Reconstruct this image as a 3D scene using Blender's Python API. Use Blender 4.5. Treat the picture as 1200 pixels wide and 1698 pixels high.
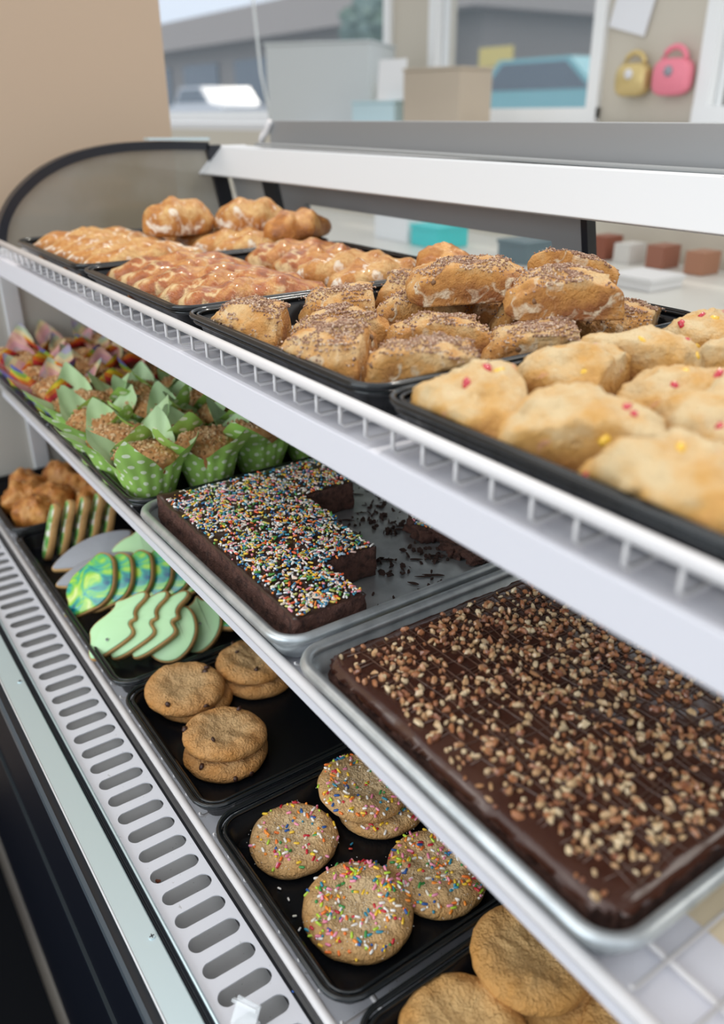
import bpy, math, random
from mathutils import Vector, Matrix, noise as mn
random.seed(7)
PI = math.pi
sc = bpy.context.scene
COL = sc.collection
for o in list(bpy.data.objects): bpy.data.objects.remove(o)

# ------------------------------------------------------------------ camera
cd = bpy.data.cameras.new('camera'); cam = bpy.data.objects.new('camera', cd); COL.objects.link(cam)
cd.sensor_fit = 'VERTICAL'; cd.sensor_height = 36.0; cd.lens = 28.97
cd.clip_start = 0.02; cd.clip_end = 200
cam.matrix_world = Matrix(((0.56965544, -0.35481396, 0.74134994, 0),
                           (0.82185893, 0.25290841, -0.5104755, 0),
                           (-0.0063698, 0.90008021, 0.43567767, 0),
                           (0, 0, 0, 1)))
cd.dof.use_dof = True; cd.dof.focus_distance = 0.77; cd.dof.aperture_fstop = 3.5
sc.camera = cam

# ------------------------------------------------------------------ world, lights, exposure
W = bpy.data.worlds.new('sky'); sc.world = W; W.use_nodes = True
nt = W.node_tree; nt.nodes.clear()
tc = nt.nodes.new('ShaderNodeTexCoord'); sx = nt.nodes.new('ShaderNodeSeparateXYZ')
mr = nt.nodes.new('ShaderNodeMapRange'); mr.inputs['From Min'].default_value = -0.5; mr.inputs['From Max'].default_value = 1
cr = nt.nodes.new('ShaderNodeValToRGB'); bg = nt.nodes.new('ShaderNodeBackground'); wo = nt.nodes.new('ShaderNodeOutputWorld')
els = cr.color_ramp.elements
els[0].position = 0.0; els[0].color = (0.16, 0.15, 0.14, 1)
els[1].position = 1.0; els[1].color = (0.86, 0.86, 0.86, 1)
e = els.new(0.30); e.color = (0.30, 0.30, 0.30, 1)
e = els.new(0.35); e.color = (0.60, 0.68, 0.80, 1)
e = els.new(0.50); e.color = (0.74, 0.79, 0.86, 1)
nt.links.new(tc.outputs['Generated'], sx.inputs[0]); nt.links.new(sx.outputs[2], mr.inputs[0])
nt.links.new(mr.outputs[0], cr.inputs[0]); nt.links.new(cr.outputs[0], bg.inputs[0]); nt.links.new(bg.outputs[0], wo.inputs[0])
bg.inputs[1].default_value = 1.02
sc.view_settings.view_transform = 'Standard'; sc.view_settings.look = 'None'
sc.view_settings.exposure = 0.28; sc.view_settings.gamma = 1.0
try: sc.view_settings.use_curve_mapping = False
except Exception: pass

def area(name, loc, target, sx_, sy_, power, color):
    l = bpy.data.lights.new(name, 'AREA'); l.shape = 'RECTANGLE'; l.size = sx_; l.size_y = sy_; l.energy = power; l.color = color
    o = bpy.data.objects.new(name, l); COL.objects.link(o); o.location = loc
    o.rotation_euler = (Vector(target) - Vector(loc)).to_track_quat('-Z', 'Y').to_euler()
    return o
area('window_daylight', (0.6, 2.2, 1.5), (-0.5, 0.4, -0.2), 2.2, 1.2, 15, (1.0, 0.93, 0.82))
area('overhead_fill', (-0.9, -0.5, 1.3), (-0.6, 0.4, -0.3), 1.8, 0.5, 5, (1.0, 0.95, 0.88))  # warm fill added overhead to offset the bluish sky
area('street_window_daylight', (-0.7, -2.0, 0.35), (-0.6, 0.3, -0.4), 2.6, 1.3, 26, (0.86, 0.95, 1.0))
sl = bpy.data.lights.new('sun', 'SUN'); sl.energy = 1.0; sl.angle = math.radians(2.0); sl.color = (1.0, 0.93, 0.82)
so = bpy.data.objects.new('sun', sl); COL.objects.link(so)
so.rotation_euler = Vector((0.30, -0.50, -0.80)).to_track_quat('-Z', 'Y').to_euler()

# ------------------------------------------------------------------ helpers
class G:
    """collects verts and faces of one mesh"""
    def __init__(s): s.v = []; s.f = []; s.m = []; s.uv = None
    def add(s, vs, fs, mi=0):
        o = len(s.v); s.v += [tuple(p) for p in vs]; s.f += [tuple(i + o for i in q) for q in fs]; s.m += [mi] * len(fs)
    def box(s, x0, x1, y0, y1, z0, z1, mi=0):
        s.add([(x0,y0,z0),(x1,y0,z0),(x1,y1,z0),(x0,y1,z0),(x0,y0,z1),(x1,y0,z1),(x1,y1,z1),(x0,y1,z1)],
              [(3,2,1,0),(4,5,6,7),(0,1,5,4),(1,2,6,5),(2,3,7,6),(3,0,4,7)], mi)
    def obox(s, c, M3, hx, hy, hz, mi=0):
        c = Vector(c)
        vs = [c + M3 @ Vector((a*hx, b*hy, d*hz)) for d in (-1,1) for a, b in ((-1,-1),(1,-1),(1,1),(-1,1))]
        s.add(vs, [(3,2,1,0),(4,5,6,7),(0,1,5,4),(1,2,6,5),(2,3,7,6),(3,0,4,7)], mi)
    def tube(s, pts, r, n=8, closed=False, mi=0):
        pts = [Vector(p) for p in pts]; N = len(pts); rings = []
        for i, p in enumerate(pts):
            if closed: t = pts[(i+1) % N] - pts[i-1]
            else: t = pts[min(i+1, N-1)] - pts[max(i-1, 0)]
            t.normalize(); up = Vector((0,0,1)) if abs(t.z) < .95 else Vector((1,0,0))
            a = t.cross(up).normalized(); b = a.cross(t)
            rings.append([p + (a*math.cos(2*PI*k/n) + b*math.sin(2*PI*k/n))*r for k in range(n)])
        vs = [q for R in rings for q in R]; fs = []
        for i in range(N if closed else N-1):
            j = (i+1) % N
            for k in range(n): fs.append((i*n+k, j*n+k, j*n+(k+1) % n, i*n+(k+1) % n))
        if not closed: fs += [tuple(range(n)), tuple(range((N-1)*n, N*n))[::-1]]
        s.add(vs, fs, mi)
    def capsule(s, c, d, L, r, n=6, mi=0):
        c = Vector(c); d = Vector(d).normalized(); up = Vector((0,0,1)) if abs(d.z) < .9 else Vector((1,0,0))
        a = d.cross(up).normalized(); b = a.cross(d); vs = []; h = L/2
        for (t, rr) in ((-h-r*.85, .45), (-h-r*.25, .93), (h+r*.25, .93), (h+r*.85, .45)):
            vs += [c + d*t + (a*math.cos(2*PI*k/n) + b*math.sin(2*PI*k/n))*r*rr for k in range(n)]
        fs = [(i*n+k, i*n+(k+1) % n, (i+1)*n+(k+1) % n, (i+1)*n+k) for i in range(3) for k in range(n)]
        fs += [tuple(range(n))[::-1], tuple(range(3*n, 4*n))]
        s.add(vs, fs, mi)
    def chunk(s, c, sz, seed=None, mi=0):
        """irregular nut-like lump"""
        c = Vector(c); R = rnd_rot(); vs = []
        for p in ICO[0]:
            q = Vector((p[0]*sz[0], p[1]*sz[1], p[2]*sz[2])) * random.uniform(.72, 1.18)
            vs.append(c + R @ q)
        s.add(vs, ICO[1], mi)
    def obj(s, name, mat, parent=None, smooth=True, mods=None):
        loc = parent_loc(parent)
        me = bpy.data.meshes.new(name); me.from_pydata([(x-loc[0], y-loc[1], z-loc[2]) for x, y, z in s.v], [], s.f)
        for m in (mat if isinstance(mat, (list, tuple)) else [mat]): me.materials.append(m)
        if any(s.m): me.polygons.foreach_set('material_index', s.m)
        me.polygons.foreach_set('use_smooth', [smooth]*len(s.f))
        if s.uv:
            ul = me.uv_layers.new(name='UVMap'); flat = []
            for lp in me.loops: flat += s.uv[lp.vertex_index]
            ul.data.foreach_set('uv', flat)
        me.validate(); me.update()
        o = bpy.data.objects.new(name, me); COL.objects.link(o)
        if parent: o.parent = parent
        return o

def parent_loc(p):
    v = Vector((0,0,0))
    while p is not None: v += p.location; p = p.parent
    return v
def rnd_rot():
    return Matrix.Rotation(random.uniform(0, 2*PI), 3, 'Z') @ Matrix.Rotation(random.uniform(0, PI), 3, 'X') @ Matrix.Rotation(random.uniform(0, PI), 3, 'Y')
def _ico():
    t = (1+5**.5)/2; vs = [(-1,t,0),(1,t,0),(-1,-t,0),(1,-t,0),(0,-1,t),(0,1,t),(0,-1,-t),(0,1,-t),(t,0,-1),(t,0,1),(-t,0,-1),(-t,0,1)]
    vs = [tuple(c/1.902 for c in v) for v in vs]
    fs = [(0,11,5),(0,5,1),(0,1,7),(0,7,10),(0,10,11),(1,5,9),(5,11,4),(11,10,2),(10,7,6),(7,1,8),(3,9,4),(3,4,2),(3,2,6),(3,6,8),(3,8,9),(4,9,5),(2,4,11),(6,2,10),(8,6,7),(9,8,1)]
    return vs, fs
ICO = _ico()

def thing(name, label, cat, loc=(0,0,0), group=None, rot=None):
    o = bpy.data.objects.new(name, None); COL.objects.link(o); o.location = loc; o.empty_display_size = .02
    if rot: o.rotation_euler = rot
    o['label'] = label; o['category'] = cat
    if group: o['group'] = group
    return o
def tag(o, label=None, cat=None, group=None, kind=None):
    if label: o['label'] = label
    if cat: o['category'] = cat
    if group: o['group'] = group
    if kind: o['kind'] = kind
    return o
def copy_tree(o, parent=None):
    c = o.copy(); COL.objects.link(c); c.parent = parent
    for ch in list(o.children): copy_tree(ch, c)
    return c
def fract(p, sc_=1, oct_=3):
    p = Vector(p)*sc_; a = 0; w = 1
    for i in range(oct_): a += mn.noise(p)*w; p = p*2.1 + Vector((3.1,1.7,9.2)); w *= .5
    return a

# ------------------------------------------------------------------ materials
def mat(name, col, rough=.5, metal=0, spec=.5, coat=0, bump=None, mix=None, alpha=None, trans=0, sss=0, extra=None):
    """bump=(scale,strength,dist[,detail]); mix=(scale,colour2,lo,hi) noise-mixed second colour"""
    m = bpy.data.materials.new(name); m.use_nodes = True; t = m.node_tree; b = t.nodes['Principled BSDF']
    b.inputs['Base Color'].default_value = (*col, 1); b.inputs['Roughness'].default_value = rough; b.inputs['Metallic'].default_value = metal
    b.inputs['Specular IOR Level'].default_value = spec; b.inputs['Coat Weight'].default_value = coat; b.inputs['Coat Roughness'].default_value = .12
    if trans: b.inputs['Transmission Weight'].default_value = trans
    if sss: b.inputs['Subsurface Weight'].default_value = sss; b.inputs['Subsurface Radius'].default_value = (.01,.005,.002); b.inputs['Subsurface Scale'].default_value = .5
    if alpha is not None: b.inputs['Alpha'].default_value = alpha
    co = t.nodes.new('ShaderNodeTexCoord'); last = None
    mixes = mix if isinstance(mix, list) else ([mix] if mix else [])
    for (s_, c2, lo, hi) in mixes:
        n = t.nodes.new('ShaderNodeTexNoise'); n.inputs['Scale'].default_value = s_; n.inputs['Detail'].default_value = 5
        t.links.new(co.outputs['Object'], n.inputs['Vector'])
        r = t.nodes.new('ShaderNodeMapRange'); r.inputs['From Min'].default_value = lo; r.inputs['From Max'].default_value = hi
        t.links.new(n.outputs[0], r.inputs[0])
        x = t.nodes.new('ShaderNodeMix'); x.data_type = 'RGBA'
        if last: t.links.new(last, x.inputs[6])
        else: x.inputs[6].default_value = (*col, 1)
        x.inputs[7].default_value = (*c2, 1); t.links.new(r.outputs[0], x.inputs[0]); last = x.outputs[2]
    if last: t.links.new(last, b.inputs['Base Color'])
    if bump:
        n = t.nodes.new('ShaderNodeTexNoise'); n.inputs['Scale'].default_value = bump[0]; n.inputs['Detail'].default_value = bump[3] if len(bump) > 3 else 6
        n.inputs['Roughness'].default_value = .6
        t.links.new(co.outputs['Object'], n.inputs['Vector'])
        u = t.nodes.new('ShaderNodeBump'); u.inputs['Strength'].default_value = bump[1]; u.inputs['Distance'].default_value = bump[2]
        t.links.new(n.outputs[0], u.inputs['Height']); t.links.new(u.outputs[0], b.inputs['Normal'])
    if extra: extra(m, t, b, co, last)
    return m

def island_mat(name, cols, rough=.4, coat=0, sss=0, bump=None):
    """one colour of a list for each loose piece"""
    def ex(m, t, b, co, last):
        g = t.nodes.new('ShaderNodeNewGeometry'); r = t.nodes.new('ShaderNodeValToRGB'); r.color_ramp.interpolation = 'CONSTANT'
        el = r.color_ramp.elements; n = len(cols)
        el[0].position = 0; el[0].color = (*cols[0], 1); el[1].position = 1/n; el[1].color = (*cols[1], 1)
        for i in range(2, n): q = el.new(i/n); q.color = (*cols[i], 1)
        t.links.new(g.outputs['Random Per Island'], r.inputs[0]); t.links.new(r.outputs[0], b.inputs['Base Color'])
    return mat(name, cols[0], rough, coat=coat, sss=sss, bump=bump, extra=ex)

def slope_brown(scale_col, flat_z=0.2):
    pass

def baked(name, pale, gold, dark, rough=.6, coat=0, sc_=28, bump=(160,.5,.0015), glaze=None, edge=.5):
    """dough: pale crumb, golden where it browned (noise and the low flanks), darker specks"""
    def ex(m, t, b, co, last):
        n = t.nodes.new('ShaderNodeTexNoise'); n.inputs['Scale'].default_value = sc_; n.inputs['Detail'].default_value = 6; n.inputs['Roughness'].default_value = .6
        t.links.new(co.outputs['Object'], n.inputs['Vector'])
        s = t.nodes.new('ShaderNodeSeparateXYZ'); t.links.new(co.outputs['Object'], s.inputs[0])
        z = t.nodes.new('ShaderNodeMapRange'); z.inputs['From Min'].default_value = .004; z.inputs['From Max'].default_value = .034
        z.inputs['To Min'].default_value = edge*.5; z.inputs['To Max'].default_value = -edge*.08; t.links.new(s.outputs[2], z.inputs[0])
        a = t.nodes.new('ShaderNodeMath'); a.operation = 'ADD'; t.links.new(n.outputs[0], a.inputs[0]); t.links.new(z.outputs[0], a.inputs[1])
        r = t.nodes.new('ShaderNodeValToRGB'); el = r.color_ramp.elements
        el[0].position = .36; el[0].color = (*pale, 1); el[1].position = .80; el[1].color = (*dark, 1)
        q = el.new(.54); q.color = (*gold, 1)
        t.links.new(a.outputs[0], r.inputs[0]); out = r.outputs[0]
        if glaze:
            w = t.nodes.new('ShaderNodeTexNoise'); w.inputs['Scale'].default_value = glaze[0]; w.inputs['Detail'].default_value = 3; w.inputs['Distortion'].default_value = 1.2
            t.links.new(co.outputs['Object'], w.inputs['Vector'])
            wr = t.nodes.new('ShaderNodeMapRange'); wr.inputs['From Min'].default_value = glaze[2]; wr.inputs['From Max'].default_value = glaze[3]
            t.links.new(w.outputs[0], wr.inputs[0])
            mx = t.nodes.new('ShaderNodeMix'); mx.data_type = 'RGBA'; mx.inputs[7].default_value = (*glaze[1], 1)
            t.links.new(wr.outputs[0], mx.inputs[0]); t.links.new(out, mx.inputs[6]); out = mx.outputs[2]
        t.links.new(out, b.inputs['Base Color'])
    return mat(name, pale, rough, coat=coat, bump=bump, extra=ex, sss=0)

M = {}
M['white_steel'] = mat('white enamelled steel', (.78,.78,.84), .38, bump=(400,.05,.0004))
M['white_wire'] = mat('white coated wire', (.74,.72,.72), .35)
M['stainless'] = mat('brushed stainless steel', (.66,.80,.84), .38, metal=.55, bump=(90,.05,.0006))
M['hood'] = mat('satin aluminium', (.70,.71,.72), .42, metal=.25, bump=(900,.1,.0004))
M['grey_steel'] = mat('grey steel', (.34,.35,.36), .42, metal=.5)
M['door_grey'] = mat('dark grey aluminium', (.27,.275,.28), .45, metal=.2)
M['light_alu'] = mat('light aluminium', (.55,.54,.52), .4, metal=.5)
M['black_trim'] = mat('black rubber trim', (.012,.014,.02), .35)
M['navy'] = mat('navy black panel', (.002,.004,.010), .5, spec=.15, bump=(500,.08,.0004))
M['black_tray'] = mat('black plastic tray', (.005,.006,.008), .24, spec=.28, bump=(60,.12,.0006))
M['black_rim'] = mat('glossy black rim', (.006,.009,.011), .15, spec=.6)
M['alu'] = mat('aluminium sheet pan', (.66,.71,.73), .38, metal=.75, bump=(220,.12,.0005), mix=(40,(.46,.50,.52),.35,.65))
M['deckpan'] = mat('white deck pan', (.70,.71,.76), .45, mix=(300,(.40,.40,.40),.66,.72))
M['vent'] = mat('white vent plate', (.72,.73,.78), .4, mix=(260,(.52,.52,.53),.69,.74))
M['glass_end'] = mat('tinted end glass', (.36,.34,.29), .08, spec=.6, alpha=.62, mix=(5,(.30,.27,.2),.4,.6))
M['glass_clear'] = mat('clear glass', (.7,.85,.95), .03, alpha=.07)
M['tan_wall'] = mat('tan painted wall', (.56,.42,.30), .7, bump=(300,.1,.001))
M['liner'] = mat('grey white case liner', (.50,.48,.43), .45)
M['cream'] = mat('warm-lit white panel', (.80,.68,.48), .5)  # white sheet with warm yellow light put into its colour
def flat(n, c, r=.6, **k): return mat(n, c, r, **k)

M['scone_nut'] = baked('cinnamon nut scone', (.80,.54,.26), (.70,.34,.09), (.30,.10,.025), .62, coat=.0, sc_=34, bump=(330,1,.004), glaze=(60,(.80,.64,.44),.58,.70), edge=.34)
M['scone_fruit'] = baked('fruit scone', (.84,.64,.36), (.78,.43,.12), (.46,.18,.04), .55, coat=.0, sc_=26, bump=(260,1,.005), glaze=(34,(.80,.38,.28),.64,.74), edge=.55)
M['crumb'] = island_mat('nut crumb topping', [(.34,.19,.12),(.42,.26,.18),(.24,.13,.085),(.52,.36,.25),(.38,.23,.15),(.64,.50,.38),(.30,.17,.11)], .75)
M['chip'] = mat('chocolate chip', (.055,.022,.014), .35)
M['nutbit'] = mat('nut piece', (.20,.10,.045), .5)
M['glazed'] = baked('glazed danish', (.72,.36,.09), (.46,.12,.015), (.16,.028,.006), .25, coat=.45, sc_=42, bump=(200,1,.004), edge=-.05, glaze=(40,(.80,.56,.27),.56,.68))
M['flaky'] = baked('sugared flaky pastry', (.76,.48,.19), (.58,.24,.05), (.30,.08,.015), .45, coat=.1, sc_=46, bump=(200,1,.004), edge=.1, glaze=(50,(.93,.84,.70),.56,.70))
M['puff'] = baked('golden puff', (.74,.38,.11), (.50,.18,.03), (.20,.055,.012), .35, coat=.25, sc_=46, bump=(200,1,.003), edge=.1)
M['red_fruit'] = mat('red berry', (.55,.03,.05), .25, coat=.4)
M['yellow_fruit'] = mat('yellow fruit', (.85,.52,.05), .3, coat=.4)
M['muffin'] = baked('streusel muffin top', (.66,.39,.17), (.50,.22,.07), (.24,.08,.025), .7, sc_=60, bump=(260,.9,.0015), edge=-.1)
def round_cookie_mat(name, mid, edge_c, R, gold=(.4,.2,.05)):
    def ex(m, t, b, co, last):
        ln = t.nodes.new('ShaderNodeVectorMath'); ln.operation = 'MULTIPLY'; ln.inputs[1].default_value = (1/R,1/R,0); t.links.new(co.outputs['Object'], ln.inputs[0])
        l2 = t.nodes.new('ShaderNodeVectorMath'); l2.operation = 'LENGTH'; t.links.new(ln.outputs[0], l2.inputs[0])
        n = t.nodes.new('ShaderNodeTexNoise'); n.inputs['Scale'].default_value = 60; n.inputs['Detail'].default_value = 5; t.links.new(co.outputs['Object'], n.inputs['Vector'])
        a = t.nodes.new('ShaderNodeMath'); a.operation = 'MULTIPLY_ADD'; a.inputs[1].default_value = .7; t.links.new(n.outputs[0], a.inputs[0]); t.links.new(l2.outputs['Value'], a.inputs[2])
        r = t.nodes.new('ShaderNodeValToRGB'); el = r.color_ramp.elements; el[0].position = .55; el[0].color = (*mid,1); el[1].position = 1.4; el[1].color = (*edge_c,1)
        # ramp is clamped at one, so scale down
        k = t.nodes.new('ShaderNodeMath'); k.operation = 'MULTIPLY'; k.inputs[1].default_value = .62; t.links.new(a.outputs[0], k.inputs[0])
        el[0].position = .45; el[1].position = .88
        t.links.new(k.outputs[0], r.inputs[0]); t.links.new(r.outputs[0], b.inputs['Base Color'])
        # cracks and crumb
        v = t.nodes.new('ShaderNodeTexVoronoi'); v.feature = 'DISTANCE_TO_EDGE'; v.inputs['Scale'].default_value = 75
        wn = t.nodes.new('ShaderNodeTexNoise'); wn.inputs['Scale'].default_value = 90; wn.inputs['Detail'].default_value = 4
        t.links.new(co.outputs['Object'], wn.inputs['Vector'])
        mx = t.nodes.new('ShaderNodeMix'); mx.data_type = 'RGBA'; mx.inputs[0].default_value = .03; t.links.new(co.outputs['Object'], mx.inputs[6]); t.links.new(wn.outputs[1], mx.inputs[7])
        t.links.new(mx.outputs[2], v.inputs['Vector'])
        vm = t.nodes.new('ShaderNodeMapRange'); vm.inputs['From Max'].default_value = .10; t.links.new(v.outputs['Distance'], vm.inputs[0])
        n2 = t.nodes.new('ShaderNodeTexNoise'); n2.inputs['Scale'].default_value = 420; n2.inputs['Detail'].default_value = 6; t.links.new(co.outputs['Object'], n2.inputs['Vector'])
        ad = t.nodes.new('ShaderNodeMath'); ad.operation = 'MULTIPLY_ADD'; ad.inputs[1].default_value = 1.6; t.links.new(n2.outputs[0], ad.inputs[0])
        vs_ = t.nodes.new('ShaderNodeMath'); vs_.operation = 'MULTIPLY'; vs_.inputs[1].default_value = .35; t.links.new(vm.outputs[0], vs_.inputs[0]); t.links.new(vs_.outputs[0], ad.inputs[2])
        u = t.nodes.new('ShaderNodeBump'); u.inputs['Strength'].default_value = 1.0; u.inputs['Distance'].default_value = .0020
        t.links.new(ad.outputs[0], u.inputs['Height']); t.links.new(u.outputs[0], b.inputs['Normal'])
    return mat(name, mid, .62, extra=ex)
M['cookie_choc'] = round_cookie_mat('chocolate chip cookie', (.68,.44,.21), (.62,.28,.07), .046)
M['cookie_sprinkle'] = round_cookie_mat('sugar cookie', (.74,.54,.30), (.66,.36,.12), .046)
M['cookie_sugar'] = round_cookie_mat('snickerdoodle', (.76,.49,.21), (.68,.34,.09), .046)
SPR = [(.88,.84,.76),(.90,.88,.84),(.92,.88,.82),(.90,.62,.52),(.82,.68,.52),(.42,.55,.66),(.85,.12,.03),(.90,.26,.05),(.92,.55,.04),(.85,.62,.10),(.03,.14,.34),(.05,.30,.42),(.88,.30,.36),(.10,.35,.06),(.93,.90,.85),(.06,.25,.42),(.55,.55,.16)]
SPR2 = [(.90,.88,.84),(.95,.30,.03),(.95,.22,.03),(.92,.60,.03),(.02,.11,.40),(.03,.28,.42),(.90,.28,.42),(.95,.35,.5),(.05,.32,.07),(.93,.90,.85),(.60,.02,.04),(.95,.62,.05),(.50,.75,.06),(.9,.82,.7)]
M['sprinkles'] = island_mat('rainbow sprinkles', SPR, .3, coat=.3)
M['sprinkles2'] = island_mat('bright sprinkles', SPR2, .3, coat=.3)
M['brownie'] = mat('brownie crumb', (.150,.064,.045), .75, bump=(330,1.0,.006), mix=(160,(.060,.024,.017),.45,.65))
M['frosting'] = mat('chocolate frosting', (.050,.022,.015), .30, coat=.3, bump=(60,.4,.002), mix=(25,(.035,.016,.011),.4,.6))
M['ganache'] = mat('glossy ganache', (.062,.022,.014), .16, coat=.6, bump=(35,.35,.003), mix=(18,(.085,.035,.022),.45,.65))
M['drizzle'] = mat('thin caramel drizzle', (.11,.052,.034), .15, coat=.8)
M['pecan'] = island_mat('chopped pecans', [(.36,.14,.06),(.50,.25,.11),(.62,.42,.22),(.72,.56,.34),(.42,.17,.07),(.28,.10,.045),(.58,.34,.16),(.66,.47,.27),(.48,.22,.10)], .35, coat=.5)
M['residue'] = mat('brownie crumbs on pan', (.045,.02,.014), .8, bump=(600,1,.002))
M['cookie_edge'] = mat('cut cookie dough', (.62,.37,.14), .65, bump=(300,.4,.001), mix=(40,(.48,.25,.08),.4,.65))
M['icing_mint'] = mat('pale green icing', (.50,.80,.44), .4, coat=.1, bump=(40,.1,.001))
M['icing_grey'] = mat('grey icing', (.34,.36,.40), .4, bump=(60,.4,.002))
def marb(m, t, b, co, last):
    n = t.nodes.new('ShaderNodeTexNoise'); n.inputs['Scale'].default_value = 20; n.inputs['Detail'].default_value = 2; n.inputs['Distortion'].default_value = 3.5
    t.links.new(co.outputs['Object'], n.inputs['Vector']); r = t.nodes.new('ShaderNodeValToRGB'); el = r.color_ramp.elements
    el[0].position = .28; el[0].color = (.0,.10,.20,1); el[1].position = .74; el[1].color = (.75,.85,.35,1)
    for p, c in ((.42,(.02,.40,.30,1)),(.52,(.15,.55,.10,1)),(.62,(.42,.70,.06,1))): q = el.new(p); q.color = c
    t.links.new(n.outputs[0], r.inputs[0]); t.links.new(r.outputs[0], b.inputs['Base Color'])
M['icing_marble'] = mat('marbled green icing', (.1,.5,.2), .25, coat=.5, extra=marb)
def stripe_i(m, t, b, co, last):
    n = t.nodes.new('ShaderNodeTexNoise'); n.inputs['Scale'].default_value = 70; n.inputs['Detail'].default_value = 2
    t.links.new(co.outputs['Object'], n.inputs['Vector']); r = t.nodes.new('ShaderNodeValToRGB'); el = r.color_ramp.elements
    el[0].position = .40; el[0].color = (.10,.36,.08,1); el[1].position = .62; el[1].color = (.85,.85,.78,1); q = el.new(.5); q.color = (.25,.52,.12,1)
    t.links.new(n.outputs[0], r.inputs[0]); t.links.new(r.outputs[0], b.inputs['Base Color'])
M['icing_speck'] = mat('green and white icing', (.2,.5,.1), .4, extra=stripe_i)

def wrapper_mat(name, kind):
    def ex(m, t, b, co, last):
        uv = t.nodes.new('ShaderNodeUVMap'); uv.uv_map = 'UVMap'
        g = t.nodes.new('ShaderNodeNewGeometry')
        if kind == 'dots':
            sc_ = t.nodes.new('ShaderNodeVectorMath'); sc_.operation = 'MULTIPLY'; sc_.inputs[1].default_value = (85,85,0); t.links.new(uv.outputs[0], sc_.inputs[0])
            rt = t.nodes.new('ShaderNodeVectorRotate'); rt.rotation_type = 'Z_AXIS'; rt.inputs['Angle'].default_value = .785; t.links.new(sc_.outputs[0], rt.inputs[0])
            fr = t.nodes.new('ShaderNodeVectorMath'); fr.operation = 'FRACTION'; t.links.new(rt.outputs[0], fr.inputs[0])
            ds = t.nodes.new('ShaderNodeVectorMath'); ds.operation = 'DISTANCE'; ds.inputs[1].default_value = (.5,.5,0); t.links.new(fr.outputs[0], ds.inputs[0])
            lt = t.nodes.new('ShaderNodeMath'); lt.operation = 'LESS_THAN'; lt.inputs[1].default_value = .22; t.links.new(ds.outputs['Value'], lt.inputs[0])
            mx = t.nodes.new('ShaderNodeMix'); mx.data_type = 'RGBA'; mx.inputs[6].default_value = (.36,.62,.13,1); mx.inputs[7].default_value = (.82,.92,.66,1)
            t.links.new(lt.outputs[0], mx.inputs[0]); out = mx.outputs[2]; back = (.50,.70,.38,1)
        else:
            sp = t.nodes.new('ShaderNodeSeparateXYZ'); t.links.new(uv.outputs[0], sp.inputs[0])
            sn = t.nodes.new('ShaderNodeMath'); sn.operation = 'PINGPONG'; sn.inputs[1].default_value = .028; t.links.new(sp.outputs[0], sn.inputs[0])
            ad = t.nodes.new('ShaderNodeMath'); ad.operation = 'ADD'; t.links.new(sn.outputs[0], ad.inputs[0]); t.links.new(sp.outputs[1], ad.inputs[1])
            ml = t.nodes.new('ShaderNodeMath'); ml.operation = 'MULTIPLY'; ml.inputs[1].default_value = 17; t.links.new(ad.outputs[0], ml.inputs[0])
            f_ = t.nodes.new('ShaderNodeMath'); f_.operation = 'FRACT'; t.links.new(ml.outputs[0], f_.inputs[0])
            r = t.nodes.new('ShaderNodeValToRGB'); r.color_ramp.interpolation = 'CONSTANT'; el = r.color_ramp.elements
            cs = [(.28,.06,.05),(.62,.04,.05),(.80,.20,.03),(.85,.62,.04),(.30,.50,.08),(.14,.16,.42),(.25,.10,.30),(.34,.14,.08)]
            el[0].position = 0; el[0].color = (*cs[0],1); el[1].position = .125; el[1].color = (*cs[1],1)
            for i in range(2, 8): q = el.new(i/8); q.color = (*cs[i],1)
            t.links.new(f_.outputs[0], r.inputs[0]); out = r.outputs[0]; back = (.52,.47,.50,1)
        bk = t.nodes.new('ShaderNodeMix'); bk.data_type = 'RGBA'; bk.inputs[7].default_value = back
        if kind != 'dots':
            h_ = t.nodes.new('ShaderNodeMix'); h_.data_type = 'RGBA'; h_.inputs[0].default_value = .55; t.links.new(out, h_.inputs[6]); h_.inputs[7].default_value = back; t.links.new(h_.outputs[2], bk.inputs[7])
        t.links.new(g.outputs['Backfacing'], bk.inputs[0]); t.links.new(out, bk.inputs[6]); t.links.new(bk.outputs[2], b.inputs['Base Color'])
    return mat(name, (.4,.7,.2), .5, extra=ex)
M['wrap_dots'] = wrapper_mat('green polka dot paper', 'dots')
M['wrap_rainbow'] = wrapper_mat('rainbow striped paper', 'rainbow')

# ------------------------------------------------------------------ setting
def struct(name, g, m, smooth=False):
    o = g.obj(name, m, None, smooth); o['kind'] = 'structure'; return o
g = G(); g.box(-9, 4, -3, 2.6, -1.45, -1.4); struct('floor', g, flat('grey floor tile', (.20,.19,.18), .4, mix=(3,(.26,.25,.23),.4,.6)))
g = G(); g.box(-1.86, -1.66, -2.5, .70, -1.4, 1.3); struct('wall_left', g, M['tan_wall'])
g = G(); g.box(-3.5, 1.2, -1.1, .07, -1.4, -1.388)
o = g.obj('added_dark_mat', mat('added black mat', (.004,.005,.007), .7, spec=.1), None, False); tag(o, 'plain black mat added to darken the floor in front of the display case', 'mat')  # mat added to keep this stretch of floor near black
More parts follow.
